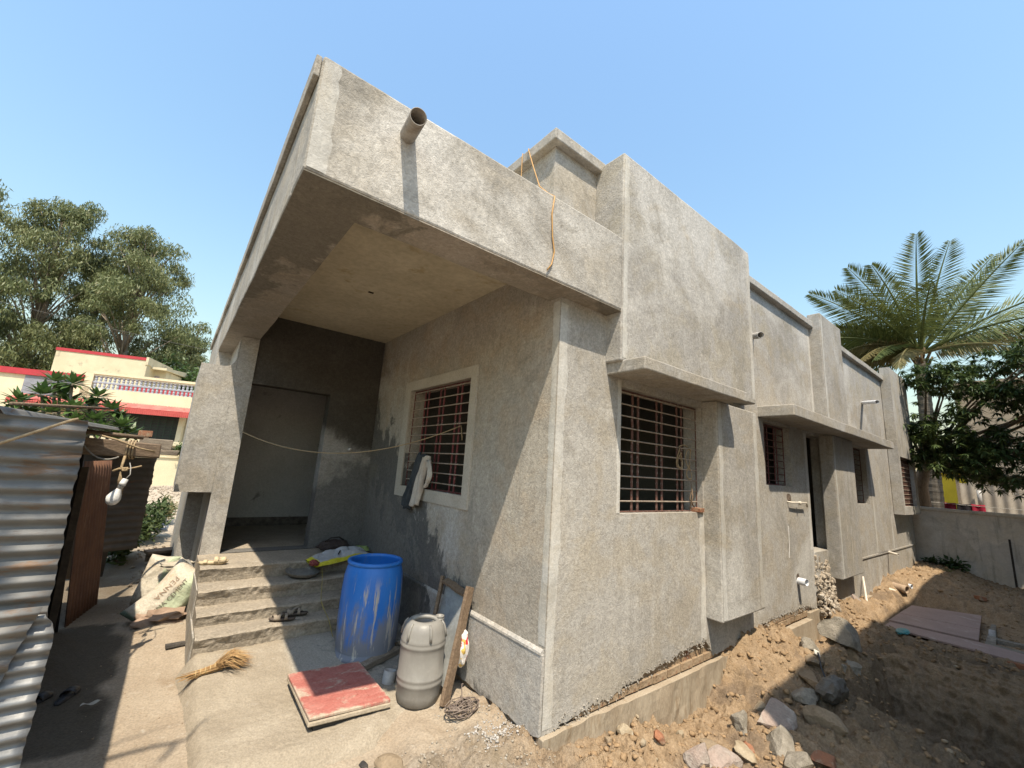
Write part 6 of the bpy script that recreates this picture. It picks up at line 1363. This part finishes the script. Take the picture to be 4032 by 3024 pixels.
# dark tarpaulin scrap and little bits of litter on the ridge
crumple('tarpaulin', (3.42, -.86, gz(3.42, -.86) - .02), (.24, .13, .12), simple('dark_grey_tarpaulin', (.082, .076, .066), (.125, .116, .10), 5, .6, .3, bump=.01, bscale=20), 13, 'crumpled dark grey tarpaulin scrap half buried in the rubble ridge', 'tarpaulin', .8, amp=.35, fq=1.7)
m = MB(); m.obox((0, 0, 0), (.10, .06, .015), (.4, -.3, .4), .004); o = m.build('tile_chip', simple('white_tile', (.50, .47, .40)), None); o.location = (4.30, -.47, gz(4.3, -.47) + .05); tag(o, 'pale tile chip sticking up from the rubble ridge', 'tile')
m = MB(); m.tube([(4.25, -.5, gz(4.25, -.5) + .03), (4.05, -.56, gz(4.05, -.56) + .10), (3.8, -.66, gz(3.8, -.66) + .07), (3.62, -.78, gz(3.62, -.78) + .02)], .009, 6); o = m.build('cable', simple('dark_cable', (.05, .05, .055)), smooth=True, origin=(4, -.6, -.2)); tag(o, 'dark cable looping over the rubble ridge', 'cable')
# tiled chamber covers
PITM = simple('pink_stone_tile', (.33, .24, .21), (.28, .205, .18), 2.5, .6, .3, bump=.002, c3=(.38, .31, .27), s3=3.5, t3=(.55, .7))
PIT = empty('tiled_chamber', (9.2, -1.25, -.3), 'sunken chamber with pink stone cover tiles, brick rim and grey cells', 'chamber')
zt = -.29
def tile(name, poly, z0, z1, mat):
    m = MB(); m.prism(poly, 'z', z0, z1); return m.build(name, mat, PIT, bevel=.005)
def quadpts(a, b, c, d): return [a, b, c, d]
A, B, Cq, Dq = (7.95, -.48), (9.75, -.50), (10.25, -1.42), (8.05, -1.55)
def lerp2(p, q, t): return (p[0] + (q[0] - p[0]) * t, p[1] + (q[1] - p[1]) * t)
g_ = .006
AB1, DC1 = lerp2(A, B, .42), lerp2(Dq, Cq, .40)
tile('cover_tile', [Dq, lerp2(Dq, Cq, .395), lerp2(A, B, .415), A], zt, zt + .03, PITM); tile('cover_tile', [DC1, Cq, B, AB1], zt + .002, zt + .034, PITM)
tile('edge_tile', [(7.35, -2.2), (7.9, -2.2), (8.0, -1.57), (7.9, -.50), (7.5, -.50)], zt - .02, zt + .012, PITM)
tile('cell_wall', [(8.1, -2.6), (8.25, -2.6), (8.25, -1.6), (8.1, -1.6)], zt - .3, zt - .02, RK_G); tile('cell_wall', [(8.72, -2.6), (8.86, -2.6), (8.86, -1.6), (8.72, -1.6)], zt - .3, zt - .03, RK_G)
tile('cell_wall', [(8.25, -1.72), (9.9, -1.62), (9.9, -1.56), (8.25, -1.6)], zt - .3, zt - .02, RK_G); tile('cell_floor', [(8.1, -2.6), (10, -2.6), (10, -1.6), (8.1, -1.6)], zt - .34, zt - .30, RK_G)
for k, (x, y) in enumerate([(9.98, -1.62), (9.95, -1.86), (9.92, -2.10)]):
    b = brick_obj(PIT, 0, 0, 0, .12, .225, .08, 0, .004, BRICK_M); b.location = Vector((x, y, zt + .02)) - 0 * Vector((1, 1, 1)); b.rotation_euler = (0, 0, .08)
    b.location -= Vector((9.2, -1.25, -.3)); 
m = MB(); m.pipe((8.95, -1.60, zt - .06), (8.95, -1.68, zt - .06), .12, .02, 14); m.build('pipe_end', PVC, PIT, smooth=True)
def loose_brick(x, y, rz, lb, mt=None):
    m = MB(); m.obox((0, 0, 0), (.225, .11, .075), (0, 0, 0), .004); o = m.build('brick', mt or BRICK_M, None, bevel=.006); o.location = (x, y, gz(x, y) + .03); o.rotation_euler = (.05, .08, rz); tag(o, lb, 'brick', 'loose bricks by the chamber')
loose_brick(11.1, -1.36, .5, 'dark brick lying on the soil beyond the chamber'); loose_brick(6.98, -2.02, 1.2, 'red brick at the right edge in front of the chamber tiles')
crumple('plastic_scrap', (7.15, -.80, gz(7.15, -.8) + .02), (.20, .08, .02), simple('teal_film', (.04, .20, .21), (.05, .26, .27), 5, .4, .4), 23, 'teal plastic scrap on the mound beside the chamber tiles', 'plastic scrap', .7)
# ground pipes and bamboo along the wall
t = empty('waste_pipe', (10.35, -.2, -.05), 'mud-covered waste pipe on two short stands by the wall', 'pipe')
m = MB(); m.pipe((10.25, .02, .0), (10.10, -.40, -.03), .075, .008, 16); m.pipe((10.12, -.33, -.028), (10.10, -.40, -.03), .083, .01, 16); m.build('pipe', MUDPIPE, t, smooth=True)
m = MB(); m.pipe((10.60, .02, .03), (10.45, -.42, .0), .045, .006, 14); m.build('pale_pipe', PVC_L, t, smooth=True)
for (x, y) in ((10.22, -.05), (10.14, -.28)):
    m = MB(); m.obox((x, y, -.16), (.05, .04, .24)); m.build('stand', WOODG, t)
m = MB(); m.tube([(8.03, -.19, -.40), (8.2, -.13, -.05), (8.50, -.04, .30)], [.022, .02, .016], 7); o = m.build('bamboo_stake', CPVC, smooth=True, origin=(8.2, -.13, -.2)); tag(o, 'pale bamboo stake leaning on the wall past the second bay', 'stake')
m = MB(); m.grid(lambda u, v: (.16 * u, .1 * v - .05, .03 * math.sin(u * 4) * v), 6, 4); o = m.build('paper_scrap', simple('pale_paper', (.5, .45, .36)), None, fix=False); o.location = (9.75, -.22, gz(9.75, -.22) + .03); tag(o, 'pale paper scrap under the waste pipe', 'paper')
